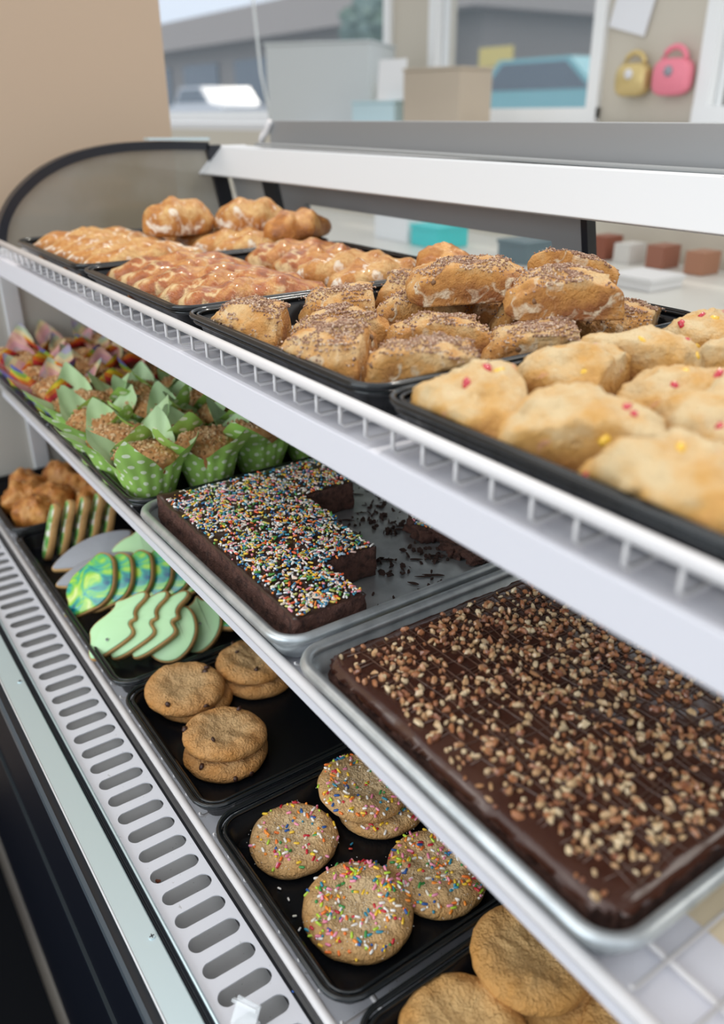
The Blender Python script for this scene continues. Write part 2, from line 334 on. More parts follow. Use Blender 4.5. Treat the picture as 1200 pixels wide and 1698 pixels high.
# window wall, y = 2.3
g = G()
YW = 2.3
g.box(-9, 4, YW, YW+.12, -1.4, -.035)                       # wall under the sill
g.box(-9, 4, YW, YW+.12, 1.15, 1.5)                         # header
g.box(-3.09, -2.842, YW, YW+.12, -.035, 1.15)               # tan mullion wall
g.box(-1.98, -1.625, YW, YW+.12, -.035, 1.15)               # pier with hanging things
g.box(.9, 4, YW, YW+.12, -.035, 1.15)
struct('wall_back', g, flat('warm beige wall', (.55,.50,.41), .7))
def window(n, x0, x1, m):
    g = G()
    for (a, b_, c, d) in ((x0, x0+.045, -.02, 1.15), (x1-.045, x1, -.02, 1.15), (x0, x1, -.035, .012), (x0, x1, 1.10, 1.15)):
        g.box(a, b_, YW-.02-(.002 if b_-a > .1 else 0), YW+.05, c, d)
    fr = struct('window_%d' % n, g, flat('white window frame %d' % n, (.80,.80,.78), .5))
    g = G(); g.box(x0+.045, x1-.045, YW+.01, YW+.018, .012, 1.10)
    p = g.obj('pane', m, fr, False)
    return fr
window(1, -8.0, -3.09, M['glass_clear']); window(2, -2.842, -1.98, M['glass_clear']); window(3, -1.625, .9, M['glass_clear'])
g = G(); g.box(-8.5, 1.2, 1.72, YW-.021, -.065, -.036); struct('trim_1', g, flat('white sill', (.72,.72,.72), .4))
g = G(); g.box(-60, 10, 4.5, 60, -.70, -.65); struct('floor_outside', g, flat('asphalt', (.22,.23,.25), .8))

# outside: low building, cars, trees, sign
b0 = thing('storefront_building', 'long low grey storefront building across the parking lot, seen through the window', 'building', (-36,18,-1.4))
g = G(); g.box(-60, -20, 18, 26, -1.4, 2.6); g.obj('wall', flat('grey brown stucco', (.30,.27,.25), .8), b0, False)
g = G(); g.box(-60, -19.5, 17.2, 26, 2.6, 3.7); g.obj('roof_fascia', flat('brown grey fascia', (.46,.41,.38), .8), b0, False)
gm = flat('dark shop glass', (.10,.13,.17), .2)
for i in range(7):
    g = G(); x = -56+i*5.2; g.box(x, x+3.6, 17.9, 17.99, -.9, 2.0); g.obj('window', gm, b0, False)
b1 = thing('far_building', 'muted blue and grey building behind the parked cars', 'building', (-17,30,-1.4))
g = G(); g.box(-28, -4, 30, 36, -1.4, 4.2); g.obj('wall', flat('muted blue cladding', (.16,.29,.46), .8, mix=(.22,(.34,.33,.38),.48,.6)), b1, False)
g = G(); g.box(-28.3, -3.7, 29.7, 36, 4.2, 4.7); g.obj('parapet', flat('pale parapet', (.45,.47,.5), .8), b1, False)
for i in range(5):
    g = G(); x = -26+i*4.4; g.box(x, x+2.4, 29.9, 29.99, -.6, 2.2); g.obj('window', gm, b1, False)
def car(x, y, c, lab, s=1):
    t = thing('car', lab, 'car', (x, y, -.65))
    prof = [(-2.2,.35),(-2.15,.8),(-1.3,.95),(-.8,1.42),(.75,1.42),(1.35,.95),(2.15,.85),(2.2,.35)]
    g = G(); n = len(prof); vs = [(x+a, y-.85, -.65+b_) for a, b_ in prof] + [(x+a, y+.85, -.65+b_) for a, b_ in prof]
    g.add(vs, [tuple(range(n)), tuple(range(n, 2*n))[::-1]] + [(i, i+n, (i+1) % n+n, (i+1) % n) for i in range(n)])
    g.obj('body', flat('car paint', c, .25, coat=.8), t, False)
    g = G(); vs = [(x+a, y-.86, -.65+b_) for a, b_ in ((-1.15,.97),(-.72,1.36),(.68,1.36),(1.2,.97))]; vs += [(p[0], y-.84, p[2]) for p in vs]
    g.add(vs, [(0,1,2,3),(7,6,5,4),(0,4,5,1),(1,5,6,2),(2,6,7,3),(3,7,4,0)]); g.obj('side_window', gm, t, False)
    for dx in (-1.35, 1.35):
        g = G(); g.tube([(x+dx, y-.9, -.33), (x+dx, y-.7, -.33)], .32, 16); g.obj('wheel', M['black_trim'], t)
    return t
car(-15.5, 14.0, (.10,.24,.55), 'blue car parked outside behind the glass, left of the teal one')
car(-10.7, 11.6, (.18,.50,.55), 'teal car parked outside near the white window frame')
car(-27, 13, (.72,.74,.78), 'pale car parked outside at the left beside the tan wall')
t = thing('street_sign', 'small yellow sign on a pole outside in the parking lot', 'sign', (-15.2, 14.2, -.65))
g = G(); g.tube([(-15.2,14.2,-.65),(-15.2,14.2,1.0)], .05); g.obj('pole', M['grey_steel'], t)
g = G(); g.box(-15.75, -14.7, 14.1, 14.14, .90, 1.28); g.obj('sign_panel', flat('yellow sign', (.80,.60,.15), .5), t, False)
def tree(x, y, h, r, lab):
    t = thing('tree', lab, 'tree', (x, y, -1.4))
    g = G(); g.tube([(x,y,-1.4),(x+.1,y,-1.4+h*.6)], .14); g.obj('trunk', flat('bark', (.12,.08,.05), .9), t)
    g = G()
    for i in range(260):
        d = Vector((random.gauss(0,1), random.gauss(0,1), random.gauss(0,.8))).normalized()*r*random.uniform(.4,1)
        g.chunk((x+d.x, y+d.y, -1.4+h+d.z), (.34,.34,.26))
    g.obj('crown', flat('leaves', (.10,.17,.12), .8, mix=(1.2,(.16,.24,.22),.4,.6)), t, False)
tree(-13.5, 20, 4.0, 1.9, 'dark green tree outside, to the right of the yellow sign')
tree(-21.5, 15.5, 3.2, 1.0, 'dark green tree outside, left of the yellow sign and beside the wide tan mullion')

# ------------------------------------------------------------------ things on the sill
def cardboard(name, lab, cat, c, hx, hy, z0, z1, ang, m, group=None, flap=None):
    t = thing(name, lab, cat, (c[0], c[1], z0))
    R = Matrix.Rotation(ang, 3, 'Z'); h = (z1-z0)/2; g = G(); g.obox((c[0], c[1], z0+h), R, hx, hy, h)
    o = g.obj('box_body', m, t, False); bv = o.modifiers.new('b', 'BEVEL'); bv.width = .004; bv.segments = 2
    g = G(); g.obox((c[0], c[1], z1+.004), R, hx*1.02, hy*1.02, .004); g.obj('lid', m, t, False)
    g = G(); g.obox((c[0], c[1], z1+.0085), R, .025, hy*1.02, .0004); g.obj('tape', flat('packing tape', (.68,.66,.6), .25), t, False)
    return t
SZ = -.036
cardboard('storage_box', 'large pale grey storage box standing at the window, left of the tan mullion', 'box', (-2.98,1.93), .20, .17, SZ, .225, math.radians(38), flat('pale box', (.62,.66,.66), .5))
cardboard('cardboard_box', 'small tan cardboard box at the window beside the white card', 'box', (-2.30,1.93), .115, .085, SZ, .12, math.radians(12), flat('kraft card', (.50,.42,.32), .7))
cardboard('gift_box', 'pale blue flat box under the upright white card', 'box', (-2.56,1.88), .105, .07, SZ, .03, math.radians(8), flat('pale blue card', (.55,.72,.75), .5))
g = G(); g.obox((-2.52,1.87,.030+.008+.062), Matrix.Rotation(math.radians(12),3,'Z') @ Matrix.Rotation(math.radians(-6),3,'X'), .06, .003, .062)
tag(g.obj('display_card', flat('white card', (.85,.85,.84), .5), None, False), 'white card propped upright on the pale blue box', 'card')
cardboard('cream_box', 'small cream box between the large pale box and the white card', 'box', (-2.735,2.10), .05, .07, SZ, .10, .1, flat('cream card', (.75,.68,.55), .6))
# hanging purse-like ornaments on the pier
def purse(name, lab, x, z, w, c, mtl):
    t = thing(name, lab, 'ornament', (x, YW-.03, z))
    g = G(); n = 28; vs = []; fs = []
    for j, (yy, k) in enumerate(((-.022,.86),(-.012,1),(.012,1),(.022,.86))):
        for i in range(n):
            a = 2*PI*i/n; sx_ = math.copysign(abs(math.cos(a))**.6, math.cos(a)); sz_ = math.copysign(abs(math.sin(a))**.6, math.sin(a))
            vs.append((x+sx_*w*k, YW-.03+yy, z+sz_*w*.78*k))
    for j in range(3):
        for i in range(n): fs.append((j*n+i, j*n+(i+1) % n, (j+1)*n+(i+1) % n, (j+1)*n+i))
    fs += [tuple(range(n))[::-1], tuple(range(3*n, 4*n))]
    g.add(vs, fs); g.obj('body', c, t)
    g = G(); g.tube([(x+math.cos(a)*w*.62, YW-.03, z+w*.7+math.sin(a)*w*.55) for a in [PI*i/12 for i in range(13)]], .008); g.obj('handle', c, t)
    g = G(); g.tube([(x, YW-.056, z+.015), (x, YW-.05, z+.015)], .014, 12); g.obj('clasp', mtl, t)
gold = flat('gold', (.62,.47,.20), .35, metal=.4)
purse('hanging_ornament', 'gold purse-shaped ornament hung on the beige pier', -1.84, .085, .058, gold, M['white_wire'])
purse('hanging_ornament', 'pink purse-shaped ornament hung beside the gold one', -1.70, .088, .062, flat('pink', (.80,.22,.28), .5), flat('grey clasp', (.3,.3,.33), .4))
g = G(); g.obox((-1.89, YW-.008, .27), Matrix.Rotation(.25,3,'Y'), .07, .003, .055)
tag(g.obj('paper_note', flat('note paper', (.75,.75,.76), .6), None, False), 'white paper note stuck on the beige pier above the ornaments', 'note')
# thin cord by the window
g = G(); g.tube([(-2.36,1.25,.9),(-2.31,1.24,.35),(-2.27,1.235,.1),(-2.22,1.23,-.008)], .0035)
tag(g.obj('cord', flat('white cord', (.8,.85,.85), .4), None), 'thin white cord hanging in front of the large pale box', 'cord')

# staff-side counter behind the case
ct = thing('back_counter', 'long beige counter behind the display case', 'counter', (-2.5,1.25,-1.4))
g = G(); g.box(-6, 2.5, 1.30, 1.70, -1.4, -.345); g.obj('cabinet', flat('pale grey cabinet', (.52,.52,.48), .5), ct, False)
g = G(); g.box(-6, 2.5, 1.26, 1.72, -.345, -.315); g.obj('worktop', flat('pale worktop', (.66,.65,.60), .35), ct, False)
g = G(); g.box(-6, 2.5, 1.70, 1.72, -.315, -.06); g.obj('backsplash', flat('beige backsplash', (.60,.55,.45), .6), ct, False)
CT = -.314
for (x, y, hx, hy, z1, c, nm, lab, cat) in (
    (-1.74,1.45,.055,.05,-.262,(.02,.62,.62),'napkin_box','turquoise box on the back counter seen through the sliding door','box'),
    (-1.90,1.47,.075,.06,-.235,(.86,.88,.88),'paper_stack','white pack of paper to the left of the turquoise box','paper'),
    (-1.42,1.45,.045,.05,-.265,(.10,.16,.18),'card_terminal','dark teal device on the back counter behind the door glass','device'),
    (-1.06,1.42,.05,.05,-.290,(.78,.78,.78),'white_container','white container on the back counter at the open doorway','container'),
    (-.72,1.46,.12,.07,-.286,(.34,.38,.46),'steel_container','blue grey low container on the back counter at the right','container')):
    t = thing(nm, lab, cat, (x, y, CT)); m_ = flat(nm, c, .45)
    g = G(); g.box(x-hx, x+hx, y-hy, y+hy, CT, z1-.008); g.obj('body', m_, t, False)
    g = G(); g.box(x-hx-.003, x+hx+.003, y-hy-.003, y+hy+.003, z1-.008, z1); o = g.obj('lid', m_, t, False)
for i, (x, z) in enumerate(((-1.34,-.262),(-1.27,-.272),(-1.18,-.266),(-1.08,-.268))):
    g = G(); g.box(x-.022, x+.022, 1.60, 1.66, CT, z)
    tag(g.obj('spice_jar', flat('jar brown %d' % i, ((.30,.10,.06),(.70,.68,.64),(.34,.14,.09),(.42,.20,.12))[i], .4), None, False),
        ('red brown jar nearest the door post at the back of the counter', 'pale jar between two brown jars on the back counter', 'brown jar right of the pale jar on the back counter', 'rightmost brown jar on the back counter')[i], 'jar')

# ------------------------------------------------------------------ display case
XL, XR = -1.50, .45
case = thing('display_case', 'curved-end bakery display case with white shelves, dark base and stainless hood', 'display case', (-.5,.45,-1.4))
def cpart(name, g, m, smooth=False, lab=None, bev=None):
    o = g.obj(name, m, case, smooth)
    if lab: o['label'] = lab
    if bev: b_ = o.modifiers.new('b', 'BEVEL'); b_.width = bev; b_.segments = 2; b_.limit_method = 'ANGLE'
    return o
# arch at the left end
arc = [(.285,-.62),(.290,-.45),(.296,-.30),(.303,-.22),(.316,-.165),(.336,-.130),(.363,-.103),(.402,-.077),(.457,-.056),(.531,-.044),(.616,-.042),(.700,-.045)]
def smooth_curve(p, n=5):
    out = []
    for i in range(len(p)-1):
        p0, p1, p2, p3 = p[max(i-1,0)], p[i], p[i+1], p[min(i+2,len(p)-1)]
        for k in range(n):
            t = k/n; out.append(tuple(.5*((2*p1[a]) + (-p0[a]+p2[a])*t + (2*p0[a]-5*p1[a]+4*p2[a]-p3[a])*t*t + (-p0[a]+3*p1[a]-3*p2[a]+p3[a])*t**3) for a in (0,1)))
    out.append(p[-1]); return out
ac = smooth_curve(arc[3:])
def ribbon(pts, th, x0, x1, g):
    """solid band following a y-z curve, thickness th inward"""
    n = len(pts); inn = []
    for i, p in enumerate(pts):
        a = pts[max(i-1,0)]; b_ = pts[min(i+1,n-1)]; d = Vector((b_[0]-a[0], b_[1]-a[1])).normalized(); inn.append((p[0]+d.y*th, p[1]-d.x*th))
    vs = []
    for p, q in zip(pts, inn): vs += [(x0,*p),(x1,*p),(x1,*q),(x0,*q)]
    fs = []
    for i in range(n-1):
        a = i*4; b_ = a+4
        for k in range(4): fs.append((a+k, a+(k+1) % 4, b_+(k+1) % 4, b_+k))
    fs += [(3,2,1,0),(n*4-4,n*4-3,n*4-2,n*4-1)]
    g.add(vs, fs)
g = G(); ribbon(ac, .014, XL-.02, XL+.006, g)
cpart('arch_frame', g, M['black_trim'], False, 'black curved edge trim of the end panel')
g = G(); ribbon([(.585,-.036),(.700,-.038)], .004, XL-.012, XL+.01, g); cpart('top_clip', g, M['stainless'])
# end glass panel, y-z polygon
g = G(); pp = [(p[0]+.004, p[1]-.004) for p in ac] + [(.755,-.20),(.76,-.60),(.285,-.60),(.30,-.24)]
n = len(pp); vs = [(XL-.008,*p) for p in pp] + [(XL-.002,*p) for p in pp]
g.add(vs, [tuple(range(n)), tuple(range(n,2*n))[::-1]] + [(i,(i+1) % n,(i+1) % n+n,i+n) for i in range(n)])
cpart('end_glass', g, M['glass_end'])
g = G(); g.box(XL-.002, XL+.002, .12, .76, -.64, -.225); cpart('end_liner', g, M['liner'])
g = G(); g.box(XL-.004, XL+.010, .300, .328, -.60, -.196); cpart('front_upright', g, M['hood'], bev=.002)
g = G(); g.add([(XL-.006,.694,-.05),(XL-.006,.722,-.05),(XL-.006,.752,-.20),(XL-.006,.724,-.20),(XL+.006,.694,-.05),(XL+.006,.722,-.05),(XL+.006,.752,-.20),(XL+.006,.724,-.20)],
      [(3,2,1,0),(4,5,6,7),(0,1,5,4),(1,2,6,5),(2,3,7,6),(3,0,4,7)]); cpart('rear_arch_post', g, M['black_trim'])
# hood: slanted light box with a flat top
hp = [(.680,-.0965),(.722,-.0545),(.727,-.0525),(.775,-.0525),(.775,-.066),(.738,-.066),(.70,-.0985),(.684,-.0985)]
g = G(); n = len(hp); vs = [(XL+.0,*p) for p in hp] + [(XR,*p) for p in hp]
g.add(vs, [tuple(range(n))[::-1], tuple(range(n,2*n))] + [(i,i+n,(i+1) % n+n,(i+1) % n) for i in range(n)])
cpart('hood', g, M['hood'], False, 'satin metal slanted hood running along the top', bev=.0015)
# ribbed grey gasket lying on the hood, slightly sagging
g = G()
for k, (yy, r) in enumerate(((.733,.0022),(.738,.0026),(.744,.0026),(.749,.0022))):
    g.tube([(XL+.12+i*.03, yy, -.050+.0022*math.sin(i*.11+1.0)+.001) for i in range(int((XR-XL-.15)/.03))], r, 6)
cpart('hood_gasket', g, flat('grey ribbed gasket', (.30,.31,.31), .35), True)
g = G()
g.tube([(-.62+i*.04, .7245, -.0585+.0070*math.sin(PI*i/26)) for i in range(27)], .0020, 6); cpart('seal_strip', g, M['black_trim'], True, 'black seal lifting off the hood')
# rear guard above the hood
g = G(); gy = .79
g.box(-1.43, XR, gy, gy+.012, -.066, -.013); g.box(-1.43, XR, gy, gy+.05, -.015, -.011)
cpart('rear_guard', g, M['grey_steel'], bev=.001)  # stainless guard, its shaded side put into the darker grey
g = G(); pts = [(-1.455+.0, gy-.004, -.045),(-1.45, gy-.004,-.036),(-1.436, gy-.004,-.030),(-1.427, gy-.004,-.020),(-1.420, gy-.004,-.012)]
g.tube(pts, .006); cpart('guard_bracket', g, M['white_wire'], True, 'white curled bracket at the left end of the guard')
# rear sliding door: slanted frame in the plane from (y=.70,z=-.10) to (y=.765,z=-.22)
def dy(z): return .735 + (-.10-z)*.22
def dbar(g, x0, x1, z0, z1, th=.010, off=0):
    vs = [(x0,dy(z0)+off,z0),(x1,dy(z0)+off,z0),(x1,dy(z0)+off+th,z0),(x0,dy(z0)+off+th,z0),(x0,dy(z1)+off,z1),(x1,dy(z1)+off,z1),(x1,dy(z1)+off+th,z1),(x0,dy(z1)+off+th,z1)]
    g.add(vs, [(3,2,1,0),(4,5,6,7),(0,1,5,4),(1,2,6,5),(2,3,7,6),(3,0,4,7)])
door = thing('sliding_door', 'grey framed glass sliding door at the back of the case', 'door', (-1.0,.74,-.245))
g = G(); dbar(g, -1.31, -.645, -.134, -.085); g.obj('top_rail', M['door_grey'], door, False)
g = G(); dbar(g, -1.31, -.645, -.245, -.20); g.obj('bottom_rail', M['door_grey'], door, False)
g = G(); dbar(g, -1.31, -1.238, -.20, -.134); g.obj('stile', M['door_grey'], door, False)
g = G(); dbar(g, -.69, -.645, -.20, -.134); g.obj('stile', M['door_grey'], door, False)
g = G(); dbar(g, -1.238, -.69, -.20, -.134, .003, .004); g.obj('pane', M['glass_clear'], door, False)
g = G(); dbar(g, -.643, -.634, -.245, -.085, .014, -.002); g.obj('edge_seal', M['black_trim'], door, False)
g = G(); dbar(g, -.704, -.696, -.185, -.145, .002, -.003); g.obj('pull', M['light_alu'], door, False)
g = G(); dbar(g, -1.49, -1.375, -.245, -.09, .010, .002); cpart('rear_jamb', g, M['light_alu'])
g = G(); dbar(g, -1.372, -1.325, -.245, -.09, .012, .0); cpart('jamb_seal', g, M['black_trim'])
g = G(); g.box(XL, XR, .735, .80, -.275, -.247); cpart('rear_sill', g, M['grey_steel'])
g = G(); g.box(XL, XR, .772, .79, -1.4, -.275); cpart('rear_panel', g, M['liner'])
g = G(); g.box(XL, XR, .20, .772, -.66, -.628); cpart('deck_pan', g, M['deckpan'])
# front: vent plate with slots
VZ = -.618
g = G(); x = -1.492; P = .0276; sy0, sy1, sr = .1380, .1838, .0082
nx = int((XR-XL)/P)
for i in range(nx):
    cx = -.3730 + (i-40)*P; y0, y1 = .129, .1880; hx = P/2
    inner = []; N = 24
    for k in range(N):
        a = 2*PI*k/N; c, s = math.cos(a), math.sin(a)
        yy = (sy1-sr if s >= 0 else sy0+sr) + s*sr; inner.append((cx+c*sr, yy))
    outer = []
    for k in range(N):
        a = 2*PI*k/N; c, s = math.cos(a), math.sin(a); m_ = max(abs(c), abs(s)); outer.append((cx+c/m_*hx, (y0+y1)/2+s/m_*(y1-y0)/2))
    vs = [(p[0],p[1],VZ) for p in outer] + [(p[0],p[1],VZ) for p in inner] + [(p[0],p[1],VZ-.0012) for p in inner]
    fs = [(k,(k+1) % N,N+(k+1) % N,N+k) for k in range(N)] + [(N+k,N+(k+1) % N,2*N+(k+1) % N,2*N+k) for k in range(N)]
    g.add(vs, fs)
vent = cpart('vent_plate', g, M['vent'], False, 'white front grille with long rounded slots')
g = G(); g.box(XL, XR, .126, .200, -.648, -.640); cpart('vent_duct', g, flat('duct grey white', (.42,.43,.44), .5, mix=(350,(.22,.21,.2),.68,.73)))
g = G(); g.box(XL, XR, .1882, .1925, -.645, -.624); cpart('vent_gap_shade', g, M['black_trim'])  # black strip standing in for the shade inside the gap
g = G(); g.tube([(XL,.1298,-.6155),(XR,.1298,-.6155)], .0014, 6); cpart('vent_bead', g, M['stainless'], True)
g = G(); g.box(XL, XR, .1220, .1285, -.64, -.6185)
for yy in (.1235,.1255,.1275): g.tube([(XL,yy,-.6182),(XR,yy,-.6182)], .0008, 5)
cpart('front_gasket', g, M['black_trim'])
g = G(); g.box(XL-.3, XR, .0985, .1222, -.66, -.6150); cpart('front_trim_strip', g, M['stainless'], False, 'brushed stainless strip', bev=.0012)
g = G(); g.tube([(XL-.3,.098,-.6155),(XR,.098,-.6155)], .0011, 6); cpart('trim_edge', g, M['hood'], True)
g = G(); g.box(XL-.3, XR, .0905, .0984, -.634, -.624); cpart('front_channel', g, M['black_trim'])
g = G(); g.box(XL-.3, XR, .0868, .0905, -.634, -.6205); cpart('channel_edge', g, flat('grey blue edge', (.07,.09,.11), .4))
g = G(); g.box(XL-.3, XR, .0868, .1255, -1.4, -.6605); g.box(XL-.3, XR, .0868, .0984, -.6605, -.6341); g.box(XL-.3, XR, .1255, .76, -1.4, -.6605); cpart('base', g, M['navy'], False, 'navy black base panel')
g = G(); g.box(XL-.3, XR, .083, .0867, -.79, -.784); cpart('base_reflection', g, flat('dark reflection', (.012,.022,.03), .5))  # faint glass reflection built as a thin raised line
for x in (-.482, -.90, -1.33):
    g = G(); g.tube([(x,.117,-.6152),(x,.117,-.6140)], .0030, 14)
    s = cpart('screw', g, M['stainless'])
    g = G(); g.box(x-.002, x+.002, .1166, .1174, -.6140, -.6137); g.box(x-.0004, x+.0004, .115, .119, -.6140, -.6137); o = g.obj('cross_slot', M['black_trim'], s, False)

# wire racks
def wires(g, y0, y1, z, x0, x1, pitch, r, drop=None, phase=0):
    x = x0+phase
    while x < x1:
        pts = []
        if drop: pts += [(x, drop[0], drop[1]), (x, drop[0], z+.003), (x, drop[0]+.003, z)]
        else: pts += [(x, y0, z)]
        pts += [(x, y1, z)]
        g.tube(pts, r, 6); x += pitch
# top
top = thing('wire_shelf', 'top white wire shelf with a deep white front lip', 'shelf', (-.5,.5,-.20), 'wire shelves')
g = G(); g.tube([(-1.47,.2962,-.1770),(XR,.2962,-.1770)], .0044, 10); g.obj('front_rail', M['white_wire'], top)
g = G(); wires(g, .2965, .72, -.1975, -1.47, XR, .0307, .0016, drop=(.2965,-.178), phase=.0005)
for yy in (.36,.5,.64,.72): g.tube([(-1.47,yy,-.2005),(XR,yy,-.2005)], .0022, 6)
g.obj('wire_grid', M['white_wire'], top)
g = G(); lp = [(.2955,-.2035),(.2955,-.2325),(.299,-.235),(.40,-.235),(.40,-.2035),(.299,-.2025)]
n = len(lp); vs = [(-1.455,*p) for p in lp] + [(XR,*p) for p in lp]
g.add(vs, [tuple(range(n))[::-1], tuple(range(n,2*n))] + [(i,i+n,(i+1) % n+n,(i+1) % n) for i in range(n)])
lip = g.obj('front_lip', M['white_steel'], top, False); bv = lip.modifiers.new('b','BEVEL'); bv.width = .0008; bv.segments = 2
# middle
mid = thing('wire_shelf', 'middle white wire shelf carrying the metal sheet pans', 'shelf', (-.5,.5,-.42), 'wire shelves')
g = G(); g.tube([(-1.48,.2620,-.4085),(XR,.2620,-.4085)], .0046, 10); g.obj('front_rail', M['white_wire'], mid)
g = G(); wires(g, .2515, .74, -.4072, -1.48, XR, .0307, .0014, drop=(.2675,-.4030), phase=.012)
for yy in (.30,.44,.6,.74): g.tube([(-1.48,yy,-.4105),(XR,yy,-.4105)], .0022, 6)
g.obj('wire_grid', M['white_wire'], mid)
g = G(); g.box(-1.46, XR, .2640, .335, -.430, -.4135); g.obj('light_housing', M['white_steel'], mid, False)
g = G(); g.box(-1.46, XR, .3352, .43, -.428, -.4145); g.obj('warm_lit_panel', M['cream'], mid, False)  # rear part of the white sheet, warm light painted as cream
# deck
dk = thing('wire_shelf', 'lowest white wire rack over the deck pan', 'shelf', (-.5,.5,-.61), 'wire shelves')
g = G(); g.tube([(-1.48,.1965,-.6060),(XR,.1965,-.6060)], .0042, 10); g.obj('front_rail', M['white_wire'], dk)
g = G(); wires(g, .1930, .74, -.6062, -1.48, XR, .0307, .0014, drop=(.2020,-.6008), phase=.02)
for yy in (.235,.40,.56,.74): g.tube([(-1.48,yy,-.6095),(XR,yy,-.6095)], .0026, 6)
g.obj('wire_grid', M['white_wire'], dk)
for o in (top, mid, dk): del o['group']
# debris on the vent
for (x, y, z, r, c, lab) in ((-.4010,.146,-.6392,.0024,(.45,.07,.02),'small orange crumb in the nearest clear vent slot'),(-.552,.147,-.6392,.0023,(.36,.12,.06),'small brown crumb in a vent slot farther along the grille')):
    g = G()
    for k in range(7): g.chunk((x+random.gauss(0,.0012), y+random.gauss(0,.0012), z+random.random()*.001), (r*.7,r*.7,r*.5))
    tag(g.obj('crumb', flat('crumb colour', c, .8), None, False), lab, 'crumb')
g = G(); g.capsule((-.375,.1895,-.6172), (1,.3,0), .0008, .0008)
tag(g.obj('sprinkle', flat('blue sprinkle', (.02,.10,.40), .4)), 'single blue sprinkle lying on the white vent grille', 'sprinkle')
# clear plastic holder on the vent
t = thing('tag_holder', 'clear plastic tag holder clipped on the white vent grille', 'tag holder', (-.372,.147,-.6178))
gl = mat('clear acrylic', (.9,.93,.95), .08, alpha=.35, spec=.8)
g = G(); Rr = Matrix.Rotation(.5,3,'Z') @ Matrix.Rotation(-.7,3,'X')
g.obox((-.373,.148,-.606), Rr, .010, .0007, .010); g.obj('holder_face', gl, t, False)
g = G(); g.obox((-.373,.148,-.5955), Rr, .0105, .0018, .0012); g.obj('top_lip', gl, t, False)
g = G(); g.obox((-.370,.147,-.6150), Matrix.Rotation(.5,3,'Z'), .008, .006, .0022); g.obj('clip_base', gl, t, False)

# ------------------------------------------------------------------ trays and pans
def rrect(x0, x1, y0, y1, r, ins, n=7):
    x0 += ins; x1 -= ins; y0 += ins; y1 -= ins; r = max(r-ins, .002); pts = []
    for cx, cy, a0 in ((x1-r,y1-r,0),(x0+r,y1-r,PI/2),(x0+r,y0+r,PI),(x1-r,y0+r,1.5*PI)):
        for k in range(n): a = a0+PI/2*k/(n-1); pts.append((cx+r*math.cos(a), cy+r*math.sin(a)))
    return pts
def loft(g, x0, x1, y0, y1, r, prof, cap0=True, cap1=True):
    rings = [[(p[0],p[1],z) for p in rrect(x0,x1,y0,y1,r,ins)] for ins, z in prof]; n = len(rings[0])
    vs = [p for R in rings for p in R]; fs = []
    for i in range(len(rings)-1):
        for k in range(n): fs.append((i*n+k, i*n+(k+1) % n, (i+1)*n+(k+1) % n, (i+1)*n+k))
    if cap0: fs.append(tuple(range(n))[::-1])
    if cap1: fs.append(tuple(range((len(rings)-1)*n, len(rings)*n)))
    g.add(vs, fs)
def black_tray(lab, x0, x1, y0, y1, zb, zr, group):
    t = thing('black_tray', lab, 'tray', ((x0+x1)/2, (y0+y1)/2, zb), group)
    g = G(); loft(g, x0, x1, y0, y1, .028, [(.016,zb),(.010,zr-.008),(.006,zr-.004),(.0065,zr-.0015),(.0095,zr-.0035),(.013,zr-.006),(.018,zb+.004),(.021,zb+.0022),(.03,zb+.0018)])
    g.obj('tray_body', M['black_tray'], t)
    g = G(); pts = [(p[0],p[1],zr) for p in rrect(x0,x1,y0,y1,.028,.0028,9)]; g.tube(pts, .0026, 8, closed=True)
    pts = [(p[0],p[1],zr-.0005) for p in rrect(x0,x1,y0,y1,.028,.0085,9)]; g.tube(pts, .0017, 6, closed=True)
    g.tube([(p[0],p[1],zr-.0055) for p in rrect(x0,x1,y0,y1,.028,.0055,9)], .002, 6, closed=True)
    g.obj('rim', M['black_rim'], t)
    return t
TZB, TZR = -.1955, -.168
black_tray('black tray of pale flaky pastries at the far end of the top shelf', -1.355, -1.052, .303, .682, TZB, TZR, None)
black_tray('black tray of glossy glazed danishes on the top shelf', -1.047, -.748, .303, .682, TZB, TZR, None)
black_tray('black tray of crumb-topped scones on the top shelf', -.743, -.433, .303, .682, TZB, TZR, None)
black_tray('nearest black tray on the top shelf, filled with fruit scones', -.428, -.118, .303, .682, TZB, TZR, None)
MZB, MZR = -.4055, -.382
black_tray('black tray of rainbow wrapped muffins at the far end of the middle shelf', -1.475, -1.143, .252, .66, MZB, MZR, None)
black_tray('black tray of green wrapped muffins on the middle shelf', -1.138, -.806, .252, .66, MZB, MZR, None)
DZB, DZR = -.6045, -.579
black_tray('far black tray on the deck with golden puffs', -1.475, -1.235, .194, .56, DZB, DZR, None)
black_tray('wide black tray on the deck holding the iced cut-out cookies', -1.230, -.768, .194, .56, DZB, DZR, None)
black_tray('black tray on the deck with stacked chocolate chip cookies', -.763, -.542, .194, .56, DZB, DZR, None)
black_tray('black tray on the deck with sprinkle cookies', -.537, -.316, .194, .56, DZB, DZR, None)
black_tray('nearest black tray on the deck with plain crackled cookies', -.311, -.085, .194, .56, DZB, DZR, None)
def sheet_pan(lab, x0, x1, y0, y1, zb, zr):
    t = thing('sheet_pan', lab, 'baking pan', ((x0+x1)/2, (y0+y1)/2, zb))
    g = G(); loft(g, x0, x1, y0, y1, .030, [(.014,zb),(.006,zr-.003),(.0085,zr-.002),(.013,zb+.004),(.017,zb+.0016),(.03,zb+.0012)]); g.obj('pan_body', M['alu'], t)
    g = G(); g.tube([(p[0],p[1],zr) for p in rrect(x0,x1,y0,y1,.030,.0050,10)], .0050, 10, closed=True); g.obj('rolled_rim', M['alu'], t)
    return t
sheet_pan('aluminium sheet pan with sprinkle brownies, partly empty', -.803, -.478, .2515, .715, -.4055, -.382)
